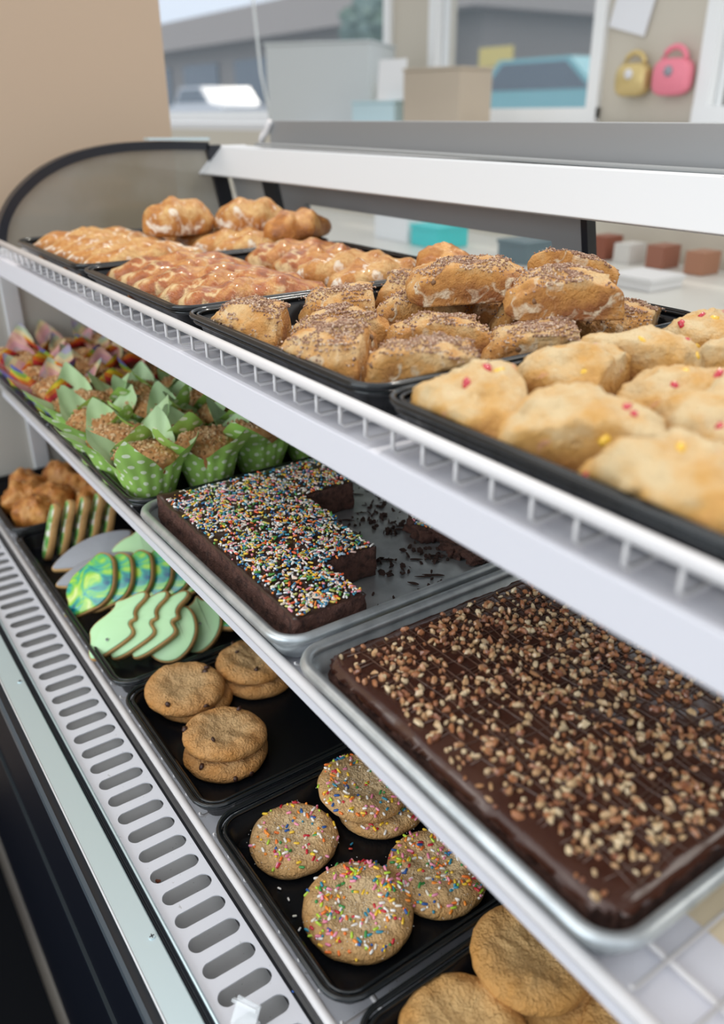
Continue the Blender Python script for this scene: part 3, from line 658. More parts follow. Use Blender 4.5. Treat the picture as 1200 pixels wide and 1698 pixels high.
sheet_pan('aluminium sheet pan with the uncut pecan brownie slab', -.472, -.150, .2515, .715, -.4055, -.382)

# ------------------------------------------------------------------ brownies
def slab_mesh(name, inside, x0, x1, y0, y1, zb, ztop, mats, parent, step=.0045, amp=.0016, ez=None, seed=0):
    nx_, ny = int((x1-x0)/step)+1, int((y1-y0)/step)+1; K = 6; g = G(); idx = {}
    sx_, sy_ = (x1-x0)/nx_, (y1-y0)/ny
    cell = lambda i, j: 0 <= i < nx_ and 0 <= j < ny and inside(x0+(i+.5)*sx_, y0+(j+.5)*sy_)
    def vid(i, j, k):
        if (i,j,k) in idx: return idx[(i,j,k)]
        x, y = x0+i*sx_, y0+j*sy_; f_ = k/K; z = zb+(ztop-zb)*f_
        nb = [cell(i-1,j-1),cell(i,j-1),cell(i-1,j),cell(i,j)]
        if not all(nb):
            p = Vector((x*90+seed, y*90, z*90)); x += mn.noise(p)*amp*1.6; y += mn.noise(p+Vector((7,3,1)))*amp*1.6
            q = Vector((x*300+seed, y*300, z*300)); x += mn.noise(q)*amp*.7; y += mn.noise(q+Vector((5,2,8)))*amp*.7
            if k == K: z -= .0006
        if k == K: z += fract((x*40+seed, y*40, 0), 1, 2)*.0011 + (ez(x, y) if ez else 0)
        idx[(i,j,k)] = len(g.v); g.v.append((x,y,z)); return idx[(i,j,k)]
    for i in range(nx_):
        for j in range(ny):
            if not cell(i,j): continue
            g.f.append((vid(i,j,K),vid(i+1,j,K),vid(i+1,j+1,K),vid(i,j+1,K))); g.m.append(1)
            g.f.append((vid(i,j+1,0),vid(i+1,j+1,0),vid(i+1,j,0),vid(i,j,0))); g.m.append(0)
            for di, dj, a, b_ in ((-1,0,(i,j+1),(i,j)),(1,0,(i+1,j),(i+1,j+1)),(0,-1,(i,j),(i+1,j)),(0,1,(i+1,j+1),(i,j+1))):
                if not cell(i+di,j+dj):
                    for k in range(K): g.f.append((vid(*a,k),vid(*b_,k),vid(*b_,k+1),vid(*a,k+1))); g.m.append(0)
    return g.obj(name, mats, parent)
BT = -.3712
def in_brownie(x, y):
    if y < .2755 or x < -.785 or x > -.498: return False
    if x > -.562: return y < .347
    if x > -.632: return y < .402
    if x > -.700: return y < .408
    return y < .470
bt = thing('brownie_slab', 'sprinkle-topped chocolate brownie slab with pieces cut away', 'brownie', (-.65,.34,-.404))
ez = lambda x, y: .006*max(0, 1-(x+.785)/.02)*max(0, 1-abs(y-.279)/.05) + .0015*max(0, 1-(y-.2755)/.008)
slab_mesh('brownie', in_brownie, -.786, -.497, .2745, .471, -.4035, BT, [M['brownie'], M['frosting']], bt, amp=.0018, ez=ez)
def top_z(x, y): return BT + fract((x*40, y*40, 0), 1, 2)*.0011
g = G(); n = 0
while n < 3300:
    x, y = random.uniform(-.783,-.499), random.uniform(.279,.47)
    if not in_brownie(x, y) or not in_brownie(x+.002, y+.002): continue
    if y < .282 and random.random() < .5: continue
    dn = mn.noise(Vector((x*28, y*28, 3)))
    if dn < -.16 and random.random() < .5: continue
    n += 1; z = top_z(x, y)+.0010+random.random()*.0012
    if random.random() < .34: g.chunk((x,y,z), (random.uniform(.0009,.0017),)*3)
    else: a = random.uniform(0, 2*PI); g.capsule((x,y,z), (math.cos(a), math.sin(a), random.gauss(0,.22)), random.uniform(.0014,.0046), random.uniform(.0010,.0013))
sp = g.obj('sprinkle_topping', M['sprinkles'], bt); sp['kind'] = 'stuff'
# leftovers in the pan
t = thing('brownie_piece', 'broken brownie remnant with sprinkles left in the empty part of the pan', 'brownie', (-.60,.498,-.404))
def in_piece(x, y): return ((x+.603)/.028)**2 + ((y-.502)/.022)**2 < 1 + .5*mn.noise(Vector((x*70,y*70,1)))
slab_mesh('crumb_body', in_piece, -.64, -.565, .472, .53, -.4035, -.390, [M['brownie'], M['brownie']], t, step=.003, amp=.003, seed=4)
g = G()
for k in range(95):
    a, r = random.uniform(0,2*PI), math.sqrt(random.random()); x, y = -.606+math.cos(a)*r*.02, .500+math.sin(a)*r*.016
    g.capsule((x,y,-.3880+random.random()*.001), (random.gauss(0,1),random.gauss(0,1),.1), .003, .001)
s_ = g.obj('sprinkle_topping', M['sprinkles'], t); s_['kind'] = 'stuff'
t = thing('brownie_piece', 'bare crumbly brownie lump beside the sprinkled remnant', 'brownie', (-.545,.508,-.404))
slab_mesh('crumb_body', lambda x, y: ((x+.548)/.034)**2 + ((y-.505)/.018)**2 < 1 + .9*mn.noise(Vector((x*80,y*80,5))), -.60, -.50, .475, .54, -.4035, -.395, [M['brownie'], M['brownie']], t, step=.003, amp=.004, seed=9)
g = G()
for k in range(900):
    x, y = random.uniform(-.765,-.50), random.uniform(.36,.69)
    if in_brownie(x-.006, y-.006) or mn.noise(Vector((x*22, y*9, 2))) < .05: continue
    s_ = random.uniform(.0006,.0026); g.chunk((x,y,-.4028), (s_*1.6,s_*2.2,s_*.5))
for k in range(260):                                  # knife smears
    x, y = random.uniform(-.76,-.50), random.uniform(.36,.69)
    if in_brownie(x-.008, y-.008) or mn.noise(Vector((x*30, y*14, 7))) < 0: continue
    L = random.uniform(.003,.010); a_ = random.gauss(.9,.25); w_ = L*random.uniform(.12,.3); d_ = Vector((math.cos(a_), math.sin(a_), 0)); n_ = Vector((-d_.y, d_.x, 0)); c_ = Vector((x, y, -.4035))
    ring = [c_+d_*L*math.cos(q*PI/5)*random.uniform(.7,1.2)+n_*w_*math.sin(q*PI/5)*random.uniform(.6,1.3) for q in range(10)]
    g.add(ring+[p+Vector((0,0,.0005)) for p in ring], [tuple(range(10))[::-1], tuple(range(10,20))]+[(q,(q+1) % 10,(q+1) % 10+10,q+10) for q in range(10)])
for k in range(60):
    x, y = random.uniform(-.70,-.50), random.uniform(.36,.56)
    if in_brownie(x-.006, y-.006): continue
    g.chunk((x,y,-.4032), (.0022,.0030,.0012))
tag(g.obj('brownie_crumbs', M['residue'], None, False), 'dark brownie crumbs smeared over the bare pan', 'crumbs', kind='stuff')
# pecan slab
PT = -.3800
def in_pecan(x, y):
    x0, x1, y0, y1, r = -.452, -.168, .271, .700, .02
    if not (x0 < x < x1 and y0 < y < y1): return False
    dx = max(x0+r-x, x-(x1-r), 0); dy_ = max(y0+r-y, y-(y1-r), 0)
    return dx*dx+dy_*dy_ < r*r
pz = lambda x, y: -.0035*max(0, 1-min(y-.271, x+.452, -.168-x)/.012)**2
pc = thing('pecan_brownie', 'uncut chocolate slab covered in chopped pecans', 'brownie', (-.31,.49,-.404))
slab_mesh('cake', in_pecan, -.453, -.167, .270, .701, -.4035, PT, [M['brownie'], M['ganache']], pc, amp=.0014, ez=pz, seed=2)
def pzt(x, y): return PT + fract((x*40+2, y*40, 0), 1, 2)*.0011 + pz(x, y)
g = G(); n = 0
while n < 3100:
    x, y = random.uniform(-.446,-.173), random.uniform(.276,.68)
    dn = mn.noise(Vector((x*30, y*30, 8)))
    ed = min(y-.271, x+.452, -.168-x)
    if dn < -.15 and random.random() < .6: continue
    if ed < .014 and random.random() < .6: continue
    n += 1; s_ = random.uniform(.0012,.0031)
    g.chunk((x,y,pzt(x,y)+s_*.45), (s_*random.uniform(1,1.8), s_, s_*.75))
pn = g.obj('pecan_topping', M['pecan'], pc, False); pn['kind'] = 'stuff'
g = G()
for k in range(44):
    y = .30+k*.0088; pts = [(-.444+i*.0135, y+.003*math.sin(i*.5+k*1.7)+random.gauss(0,.0006), 0) for i in range(21)]
    g.tube([(a, b_, pzt(a,b_)+.0006) for a, b_, _ in pts], .0005, 5)
for k in range(26):
    x = -.44+k*.0105; pts = [(x+.004*math.sin(i*.4+k*2.1), .288+i*.0145, 0) for i in range(27)]
    g.tube([(a, b_, pzt(a,b_)+.0007) for a, b_, _ in pts], .0005, 5)
dr = g.obj('drizzle', M['drizzle'], pc); dr['kind'] = 'stuff'

# ------------------------------------------------------------------ scones
def dome_body(rad, H, nth=64, prof=None, noise_amp=.003, noise_sc=45, seed=0, bulge=.6, fine=.0008):
    """closed lumpy body: rad(theta) outline, H height; returns verts, faces in local space (base at z 0)"""
    prof = [(0,0),(.5,0),(.84,.0),(.93,.04),(.985,.14),(1.0,.27),(.985,.42),(.945,.55),(.88,.67),(.79,.77),(.68,.855),(.56,.92),(.43,.965),(.30,.99),(.16,1.0),(0,1.0)] if prof is None else prof
    vs = [(0,0,0)]; fs = []; rows = prof[1:-1]
    for (p, h) in rows:
        for k in range(nth):
            a = 2*PI*k/nth; r = rad(a)*p; vs.append((r*math.cos(a), r*math.sin(a), h*H))
    vs.append((0,0,prof[-1][1]*H)); n = len(rows)
    for k in range(nth):
        fs.append((0, 1+(k+1) % nth, 1+k)); L = 1+(n-1)*nth; fs.append((len(vs)-1, L+k, L+(k+1) % nth))
    for i in range(n-1):
        for k in range(nth): a, b_ = 1+i*nth+k, 1+i*nth+(k+1) % nth; fs.append((a, b_, b_+nth, a+nth))
    out = []
    for v in vs:
        p = Vector(v); d = Vector((p.x, p.y, (p.z-H*.35)*1.2)); 
        if d.length > 1e-6: d.normalize()
        w = min(1, p.z/(H*.12)) if p.z > 0 else 0
        q = p*noise_sc + Vector((seed*3.7, seed*1.3, 0))
        am = fract(q, 1, 3)*noise_amp + abs(mn.noise(q*3.2))*fine
        out.append(p + d*am*w)
    return out, fs
def tri_rad(R, rot, pw=.28, tip=1.12):
    def f(a):
        t = (a-rot) % (2*PI/3) - PI/3
        base = math.cos(PI/3)/math.cos(t)           # straight sided triangle, tips at t = +-pi/3
        return R*((1-pw)*(base*1.45) + pw*1.0)*(tip if False else 1.0)
    return f
def cut_rad(R, rot):
    """wedge: rounded crust on one side, two straighter cut sides"""
    def f(a):
        c = math.cos(a-rot); e1 = math.cos(a-rot-2.25); e2 = math.cos(a-rot+2.25)
        lim = 1.05
        for e in (e1, e2):
            if e > .05: lim = min(lim, .60/e)
        return R*(lim if lim < .9 else .9+(lim-.9)*.8)
    return f
def softmax_r(f, k=.12):
    def gfun(a): return (f(a-k)+f(a)*2+f(a+k)+f(a-k*2)*.5+f(a+k*2)*.5)/5
    return gfun
def scone(name, lab, x, y, z, R, H, cuts, m, kind, tilt=(0,0), seed=0, cat='scone', group=None, keep=.50):
    """rounded crust dome cut by upright planes whose normals are given in degrees"""
    t = thing(name, lab, cat, (x,y,z), group); t.rotation_euler = (tilt[0], tilt[1], 0)
    prof = [(0,0),(.4,0),(.7,0),(.88,.0),(.955,.05),(.99,.13),(1.0,.22),(.995,.31),(.98,.40),(.955,.49),(.915,.575),(.865,.65),(.80,.72),(.73,.78),(.65,.835),(.56,.88),(.47,.915),(.38,.945),(.29,.97),(.2,.985),(.1,1.0),(0,1.0)]
    R *= 1.12; nth = 96; rr = random.Random(seed)
    rad = lambda a: R*(1+.05*math.sin(2*a+seed)+.03*math.sin(3*a+seed*1.7))
    vs, fs = dome_body(rad, H, nth, prof=prof, seed=seed, noise_amp=0, fine=0)
    shift = Vector((0,0,0)); ns = []
    for c in cuts: a = math.radians(c); nv = Vector((math.cos(a), math.sin(a), 0)); ns.append(nv); shift += nv*R*.22
    out = []; top_ = []
    for v in vs:
        p = Vector(v); cl = False
        for nv in ns:
            lim = R*keep*(1+.06*(1-p.z/H)); d = p.dot(nv)
            if d > lim: p = p - nv*(d-lim)*.97; cl = True
        q = p*36+Vector((seed*3.7, seed*1.3, 0)); d = Vector((p.x, p.y, (p.z-H*.3)*1.3))
        if d.length > 1e-6: d.normalize()
        w = min(1, p.z/(H*.12))
        ridge = 1-abs(mn.noise(q*1.7+Vector((9,4,2))))*2
        am = fract(q,1,4)*((.0046 if kind == 'nut' else .0060) if not cl else .0024) + ridge*(.0026 if not cl else .0008) + abs(mn.noise(q*5))*(.0016 if not cl else .0008) - .002
        o_ = p + d*am*w; out.append(o_)
        if not cl and v[2] > H*.55: top_.append(o_)
    out = [o_+shift*1.0 for o_ in out]; top_ = [o_+shift for o_ in top_]
    if z == SB:
        tx0, tx1 = (-.743,-.433) if x < -.43 else (-.428,-.118)
        for o_ in out:
            zw = z+o_.z; ins_ = (.0105+(TZR-zw)*.50) if zw < TZR+.003 else .004
            o_.y = max(o_.y, .303+ins_-y); o_.x = min(max(o_.x, tx0+ins_-x), tx1-ins_-x)
    g = G(); g.add(out, fs); me = g.obj('body', m, None); me.parent = t
    if kind == 'nut':
        g = G()
        for k in range(2300):
            v = rr.choice(top_)
            if v.z < H*.78 and rr.random() < .75: continue
            if mn.noise(v*55+Vector((seed,0,0))) < -.16: continue
            s_ = rr.uniform(.0005,.00120); j = Vector((rr.gauss(0,.0016), rr.gauss(0,.0016), rr.uniform(0,.0005)))
            g.chunk(v+j, (s_*1.3,s_,s_*.8))
        c = g.obj('crumb_topping', M['crumb'], None, False); c.parent = t; c['kind'] = 'stuff'
        side = [v for v in out if H*.15 < v.z < H*.7]
        for k in range(4):
            g = G(); v = rr.choice(side); g.chunk(shift+(v-shift)*.965, (.0036,.0036,.0024))
            c = g.obj('pecan_bit', M['nutbit'], None, True); c.parent = t
    else:
        for nm, mm in (('red_berry', M['red_fruit']), ('yellow_fruit', M['yellow_fruit'])):
            for k in range(2):
                g = G(); v = rr.choice([q for q in out if q.z > H*.35]); g.chunk(shift+(v-shift)*.955, (.0056,.0048,.0036)); c = g.obj(nm, mm, None); c.parent = t
    return t
SB = TZB+.002
nut = [ # x, y, R, rot, label
 (-.668,.334,.046,1.2,'far left crumb-topped scone in the front corner of its tray'),
 (-.541,.336,.050,.6,'large crumb-topped scone at the tray front, second from its far corner'),
 (-.611,.386,.048,2.2,'crumb-topped scone right behind the two front ones, showing a long cut side'),
 (-.690,.450,.048,.4,'crumb-topped scone lying against the far rim behind the corner one'),
 (-.474,.378,.050,2.0,'crumb-topped scone nearest the fruit scones tray at the front'),
 (-.545,.447,.050,1.9,'broad crumb-topped scone in the middle of the tray, second row'),
 (-.628,.492,.046,1.0,'crumb-topped scone behind the middle ones, left of centre'),
 (-.693,.545,.046,2.6,'shaded crumb-topped scone at the far rim left of the stacked ones'),
 (-.478,.494,.052,2.1,'crumb-topped scone with a long pale cut side by the near rim'),
 (-.614,.566,.046,.8,'crumb-topped scone under the left stacked scone'),
 (-.540,.560,.046,1.4,'crumb-topped scone under the right stacked scone'),
 (-.480,.607,.047,.2,'crumb-topped scone at the right rear, beside the empty tray corner')]
CUTS = [(50,165),(45,160),(-15,110),(60,175),(-48,75),(-40,80),(-30,120),(100,200),(-42,60),(80,200),(-20,120),(30,150)]
for i, (x, y, R, rot, lab) in enumerate(nut):
    scone('nut_scone', lab, x, y+.004, SB, R*.90, .041+.003*math.sin(i*2), CUTS[i], M['scone_nut'], 'nut', seed=i+1, tilt=(.06*math.sin(i),.06*math.cos(i*1.7)), group=None)
scone('nut_scone', 'crumb-topped scone stacked on top at the left, flat side to the viewer', -.590,.524, -.151, .050, .032, (-42,), M['scone_nut'], 'nut', tilt=(.12,.0), seed=21)
scone('nut_scone', 'largest crumb-topped scone stacked on top at the right', -.500,.545, -.154, .051, .035, (-38,70), M['scone_nut'], 'nut', tilt=(.05,.03), seed=22)
scone('nut_scone', 'crumb-topped scone perched behind the right stacked one', -.556,.625, -.151, .046, .032, (-60,50), M['scone_nut'], 'nut', tilt=(-.3,.1), seed=23)
fr = [(-.375,.336,.051,1.9,'fruit scone with a red berry stain in the front far corner'),
 (-.306,.355,.052,2.2,'rounded fruit scone in the front row, second from the far corner'),
 (-.388,.438,.052,1.1,'fruit scone with pink fruit on its top behind the corner one'),
 (-.376,.512,.048,2.6,'pale fruit scone in the far column by the tray edge, third from the front'),
 (-.310,.460,.050,.9,'fruit scone with yellow fruit in the middle of the near tray'),
 (-.248,.420,.050,2.0,'pale fruit scone right of the one with yellow fruit'),
 (-.222,.330,.054,1.5,'nearest front fruit scone with a yellow piece on its left'),
 (-.165,.350,.050,.6,'fruit scone cut off by the right edge of the photo'),
 (-.395,.606,.046,.3,'rearmost pale fruit scone with yellow fruit at its foot'),
 (-.330,.565,.048,1.3,'pale fruit scone at the right edge behind the middle ones')]
CUTF = [(55,160),(-45,100),(20,130),(150,-60),(-30,70),(60,160),(40,150),(-10,100),(40,150),(-70,60)]
for i, (x, y, R, rot, lab) in enumerate(fr):
    scone('fruit_scone', lab, x, y+.006, SB, R*.90, .047+.003*math.sin(i*3), CUTF[i], M['scone_fruit'], 'fruit', seed=40+i, tilt=(.05*math.sin(i*2),.05*math.cos(i)))

# ------------------------------------------------------------------ danishes, pastries, puffs
def danish(name, lab, x, y, z, L, Wd, H, rz, m, seed, ridges=7, group=None, tilt=0, cat='pastry', parts=True):
    t = thing(name, lab, cat, (x,y,z), group); t.rotation_euler = (tilt, 0, rz)
    rad = lambda a: 1/math.sqrt((abs(math.cos(a))/(Wd/2))**2.4 + (abs(math.sin(a))/(L/2))**2.4)**(2/2.4)
    rad = lambda a: ((abs(math.cos(a))/(Wd/2))**2.6 + (abs(math.sin(a))/(L/2))**2.6)**(-1/2.6)
    vs, fs = dome_body(rad, H, 88, seed=seed, noise_amp=.0036, noise_sc=48, fine=.0016)
    out = []
    for v in vs:
        w = v.z/H; k = math.sin((v.y+v.x*.8)/L*2*PI*ridges*.5+seed); out.append(Vector((v.x*(1+.05*k), v.y, v.z*(1+.07*k*w))))
    g = G(); g.add(out, fs); o = g.obj('crust', m, None); o.parent = t
    if parts:
        g = G(); rr = random.Random(seed)
        for q in range(1):
            pts = []
            for i in range(9):
                yy = -L*.36+L*.09*i; xx = Wd*.17*math.sin(i*1.9+q*2+seed); 
                zz = H*1.02*(1-(abs(yy)/(L/2))**3*.35)*(1-(abs(xx)/(Wd/2))**2*.3); k = math.sin((yy+xx*.8)/L*2*PI*ridges*.5+seed)
                pts.append((xx, yy, zz*(1+.07*k)+.0004))
            g.tube(pts, .0012, 6)
        o = g.obj('icing_drizzle', M['glaze_w'], None); o.parent = t
    return t
M['glaze_w'] = mat('sugar glaze', (.86,.66,.44), .12, coat=1, alpha=.55)
k = 0
names2 = ['front glazed danish nearest the scones tray','glazed danish second from the scones tray in the front row','glazed danish third from the scones tray in the front row','glazed danish fourth from the scones tray, front row','glazed danish in the front row at the far rim']
for i in range(5):
    danish('glazed_danish', names2[i], -.800-i*.054, .412+.006*math.sin(i*2), SB, .185, .056, .036, .06*math.sin(i*3), M['glazed'], 60+i, parts=False)
names3 = ['rear row danish nearest the scones tray','rear row danish second from the scones tray','rear row danish in the middle','rear row danish at the far rim']
for i in range(4):
    danish('glazed_danish', names3[i], -.805-i*.066, .585, SB, .145, .066, .040, .12*math.sin(i*3+1), M['flaky'] if i < 2 else M['glazed'], 70+i, parts=False)
danish('pastry_turnover', 'golden turnover tipped up at the back by the tray corner', -.742, .625, -.170, .075, .06, .032, 1.2, M['puff'], 78, tilt=.35, parts=False)
names1 = ['sugared flaky pastry beside the danish tray, front row','second sugared flaky pastry from the danish tray, front row','third sugared flaky pastry, middle of the front row','fourth sugared flaky pastry of the front row','sugared flaky pastry in the front row against the end glass']
for i in range(5):
    danish('flaky_pastry', names1[i], -1.090-i*.056, .405, SB, .18, .057, .038, .05*math.sin(i*2+2), M['flaky'], 80+i, parts=False)
names0 = ['flaky pastry in the rear row beside the danish tray','second flaky pastry of the rear row','third flaky pastry of the rear row','flaky pastry in the rear row against the end glass']
for i in range(4):
    danish('flaky_pastry', names0[i], -1.095-i*.068, .585, SB, .16, .066, .040, .1*math.sin(i), M['flaky'], 86+i, parts=False)
danish('croissant', 'large sugared croissant lying on top of the flaky pastries, left one', -1.215, .510, -.160, .115, .07, .048, .3, M['flaky'], 91, ridges=5, parts=False)
danish('croissant', 'sugared croissant lying behind the left one on top of the pastries', -1.185, .615, -.160, .11, .07, .044, -.1, M['flaky'], 92, ridges=5, parts=False)
danish('croissant', 'browner croissant lying at the right end of the raised pastries', -1.090, .640, -.164, .12, .06, .038, .35, M['puff'], 93, ridges=5, parts=False)
pf = [(-1.36,.250,'puff at the front far corner of its tray'),(-1.290,.250,'puff at the front near corner of its tray'),(-1.315,.290,'middle puff behind the two front ones'),(-1.41,.325,'puff at the back left of the puff tray'),(-1.345,.345,'puff at the back of the visible cluster'),(-1.275,.335,'puff partly behind the wire shelf edge, darkest one'),(-1.405,.265,'puff against the far tray wall')]
for i, (x, y, lab) in enumerate(pf):
    t = thing('cream_puff', 'golden brown '+lab, 'pastry', (x,y,DZB+.002)); g = G()
    vs, fs = dome_body(lambda a, i=i: .034*(1+.10*math.sin(3*a+i)+.05*math.sin(5*a+2*i)), .050, 48, seed=100+i, noise_amp=.011, noise_sc=40)
    g.add(vs, fs); o = g.obj('shell', M['puff'], None); o.parent = t
    g = G()
    for q in range(14): a = random.uniform(0,2*PI); r = random.uniform(0,.022); g.chunk((r*math.cos(a), r*math.sin(a), .050-r*.5), (.003,.003,.0015))
    o = g.obj('sugar_topping', flat('sugar glaze bits %d' % i, (.80,.52,.22), .2, coat=.8), None); o.parent = t

# ------------------------------------------------------------------ round cookies
def cookie_verts(R, H, seed, dish=.20, nth=96, rough=.0034):
    rad = lambda a: R*(1+.018*math.sin(2*a+seed)+.012*math.sin(3*a+seed*2)+.010*mn.noise(Vector((math.cos(a)*2.5, math.sin(a)*2.5, seed))))
    prof = [(0,0),(.5,0),(.86,.0),(.95,.10),(.992,.28),(1.0,.45),(.985,.60),(.955,.72),(.91,.82),(.86,.89),(.80,.94),(.73,.97),(.65,.985),(.57,.985),(.48,.975),(.39,.965),(.30,.955),(.2,.95),(.1,.95),(0,.95)]
    vs, fs = dome_body(rad, H, nth, prof=prof, seed=seed, noise_amp=.0, fine=0)
    out = []
    for v in vs:
        p = Vector(v)
        if p.z > H*.08:
            q = Vector((p.x, p.y, 0)); r = q.length/R
            dz = fract(q*55+Vector((seed*5,0,0)), 1, 4)*rough*(1 if r < .9 else .5) + mn.noise(q*24+Vector((seed*9,2,0)))*.0022*(1-r*r)
            cr_ = abs(mn.noise(q*48+Vector((0,seed*7,3))))
            dz -= max(0, .055-cr_)*.032*(1-r**4)
            dz -= dish*H*max(0, 1-(r/.6)**2)
            if p.z > H*.6: p.z += dz
            else: p += q*(.35*fract(q*90+Vector((p.z*90,seed,0)),1,3)*.06)
        out.append(p)
    return out, fs
def cookie(lab, x, y, z, R, H, seed, m, kind, tilt=(0,0), name='cookie', group=None, nsp=0):
    t = thing(name, lab, 'cookie', (x,y,z), group); t.rotation_euler = (tilt[0], tilt[1], seed*1.3)
    vs, fs = cookie_verts(R, H, seed); g = G(); g.add(vs, fs); o = g.obj('cookie_body', m, None); o.parent = t
    rr = random.Random(seed); topv = [v for v in vs if v.z > H*.55]
    if kind == 'choc':
        for q in range(4):
            v = rr.choice([v for v in vs if v.z > H*.25 and math.hypot(v.x,v.y) > R*.45]); g = G()
            g.chunk((v.x*.99, v.y*.99, v.z+.0006), (.0042,.0036,.0024)); o = g.obj('chocolate_chip', M['chip'], None); o.parent = t
    if kind == 'sprinkle':
        g = G(); n = 0
        while n < nsp:
            a, r = rr.uniform(0,2*PI), math.sqrt(rr.random())*R*.99
            x_, y_ = r*math.cos(a), r*math.sin(a)
            if mn.noise(Vector((x_*50, y_*50, seed))) < -.12 and rr.random() < .7: continue
            v = min(topv[::1], key=lambda q: (q.x-x_)**2+(q.y-y_)**2); n += 1; z_ = v.z+.0004
            if rr.random() < .32: s_ = rr.uniform(.0012,.0017); g.chunk((v.x,v.y,z_), (s_,s_,s_))
            else: b_ = rr.uniform(0,2*PI); g.capsule((x_ if v.z > H*.8 else v.x, y_ if v.z > H*.8 else v.y, z_), (math.cos(b_), math.sin(b_), rr.gauss(0,.15)), rr.uniform(.0020,.0040), .00130)
        o = g.obj('sprinkle_topping', M['sprinkles2'], None); o.parent = t; o['kind'] = 'stuff'
        g = G()
        for q in range(170):
            v = rr.choice(topv); g.chunk(v+Vector((rr.gauss(0,.002), rr.gauss(0,.002), .0004)), (.0004,.0004,.0004))
        o = g.obj('sugar_grains', M['sugar'], None, False); o.parent = t; o['kind'] = 'stuff'
    return t
M['sugar'] = mat('sugar grains', (.92,.90,.84), .3)
CB = DZB+.002; CH = .0155
def stack2(labs, x, y, R, seed, m, kind, dx, dy_, tl, **k):
    cookie(labs[0], x+dx, y+dy_, CB, R, CH, seed, m, kind, **k)
    return cookie(labs[1], x, y, CB+CH*.86+.0012, R, CH, seed+1, m, kind, tilt=tl, **k)
stack2(('chocolate chip cookie underneath at the tray far front corner','top chocolate chip cookie at the tray far front corner'), -.731,.259, .0440, 3, M['cookie_choc'], 'choc', .001, .010, (-.06,.03))
stack2(('chocolate chip cookie underneath in the front near stack','top chocolate chip cookie in the front near stack, most tilted'), -.636,.262, .0440, 6, M['cookie_choc'], 'choc', .008, -.003, (.06,.10))
stack2(('chocolate chip cookie underneath in the stack farther back','top chocolate chip cookie in the stack farther back'), -.731,.347, .0440, 11, M['cookie_choc'], 'choc', .006, .001, (.0,.05))
cookie('smaller sprinkle cookie at the far front corner of its tray', -.487,.257, CB, .041, CH, 14, M['cookie_sprinkle'], 'sprinkle', nsp=108)
cookie('sprinkle cookie underneath the one at the back', -.477,.349, CB, .043, CH, 17, M['cookie_sprinkle'], 'sprinkle', nsp=140)
cookie('sprinkle cookie at the back, lying on another cookie', -.492,.337, CB+CH*.9, .043, CH, 15, M['cookie_sprinkle'], 'sprinkle', tilt=(-.03,.04), nsp=166)
cookie('sprinkle cookie at the near rim right of the front one', -.384,.341, CB, .045, CH, 18, M['cookie_sprinkle'], 'sprinkle', nsp=227)
cookie('densely sprinkled cookie nearest the tray front', -.390,.262, CB+.002, .046, CH+.002, 19, M['cookie_sprinkle'], 'sprinkle', tilt=(.03,.05), nsp=262)
cookie('plain crackled cookie hidden under the largest one', -.262,.352, CB, .046, .017, 24, M['cookie_sugar'], 'plain')
cookie('largest plain crackled cookie, resting on another', -.272,.341, CB+.0165, .047, .018, 25, M['cookie_sugar'], 'plain', tilt=(-.03,.05))
cookie('plain crackled cookie cut off by the bottom edge, left one', -.262,.264, CB+.006, .046, .018, 27, M['cookie_sugar'], 'plain', tilt=(.05,.0))
cookie('plain crackled cookie cut off by the bottom edge, right one under the shelf edge', -.188,.372, CB+.004, .046, .018, 29, M['cookie_sugar'], 'plain')
cookie('plain crackled cookie glimpsed behind the near corner of the pecan pan', -.196,.498, CB+.004, .046, .018, 31, M['cookie_sugar'], 'plain')
for i, (x, y) in enumerate(((-.479,.211+.012),(-.452,.222),(-.438,.223),(-.421,.219),(-.408,.216),(-.452,.296),(-.456,.300))):
    g = G(); g.capsule((x,y,DZB+.0035), (random.gauss(0,1),random.gauss(0,1),0), .002, .001)
    o = g.obj('loose_sprinkle', flat('loose sprinkle %d' % i, ((.05,.1,.35),(.9,.9,.88),(.9,.9,.88),(.9,.9,.8),(.9,.9,.88),(.7,.08,.05),(.03,.25,.4))[i], .4), None)
    tag(o, ['blue sprinkle fallen against the front tray wall by the smaller sprinkle cookie','white sprinkle fallen on the tray, nearest the smaller sprinkle cookie','white sprinkle fallen on the tray, second from the smaller sprinkle cookie','pale yellow sprinkle lying on the black tray by the front wall','white sprinkle lying right beside the densely sprinkled cookie','red sprinkle lying between the sprinkle cookies on the tray','teal sprinkle lying beside the red one between the cookies'][i], 'sprinkle', 'loose sprinkles on the tray')

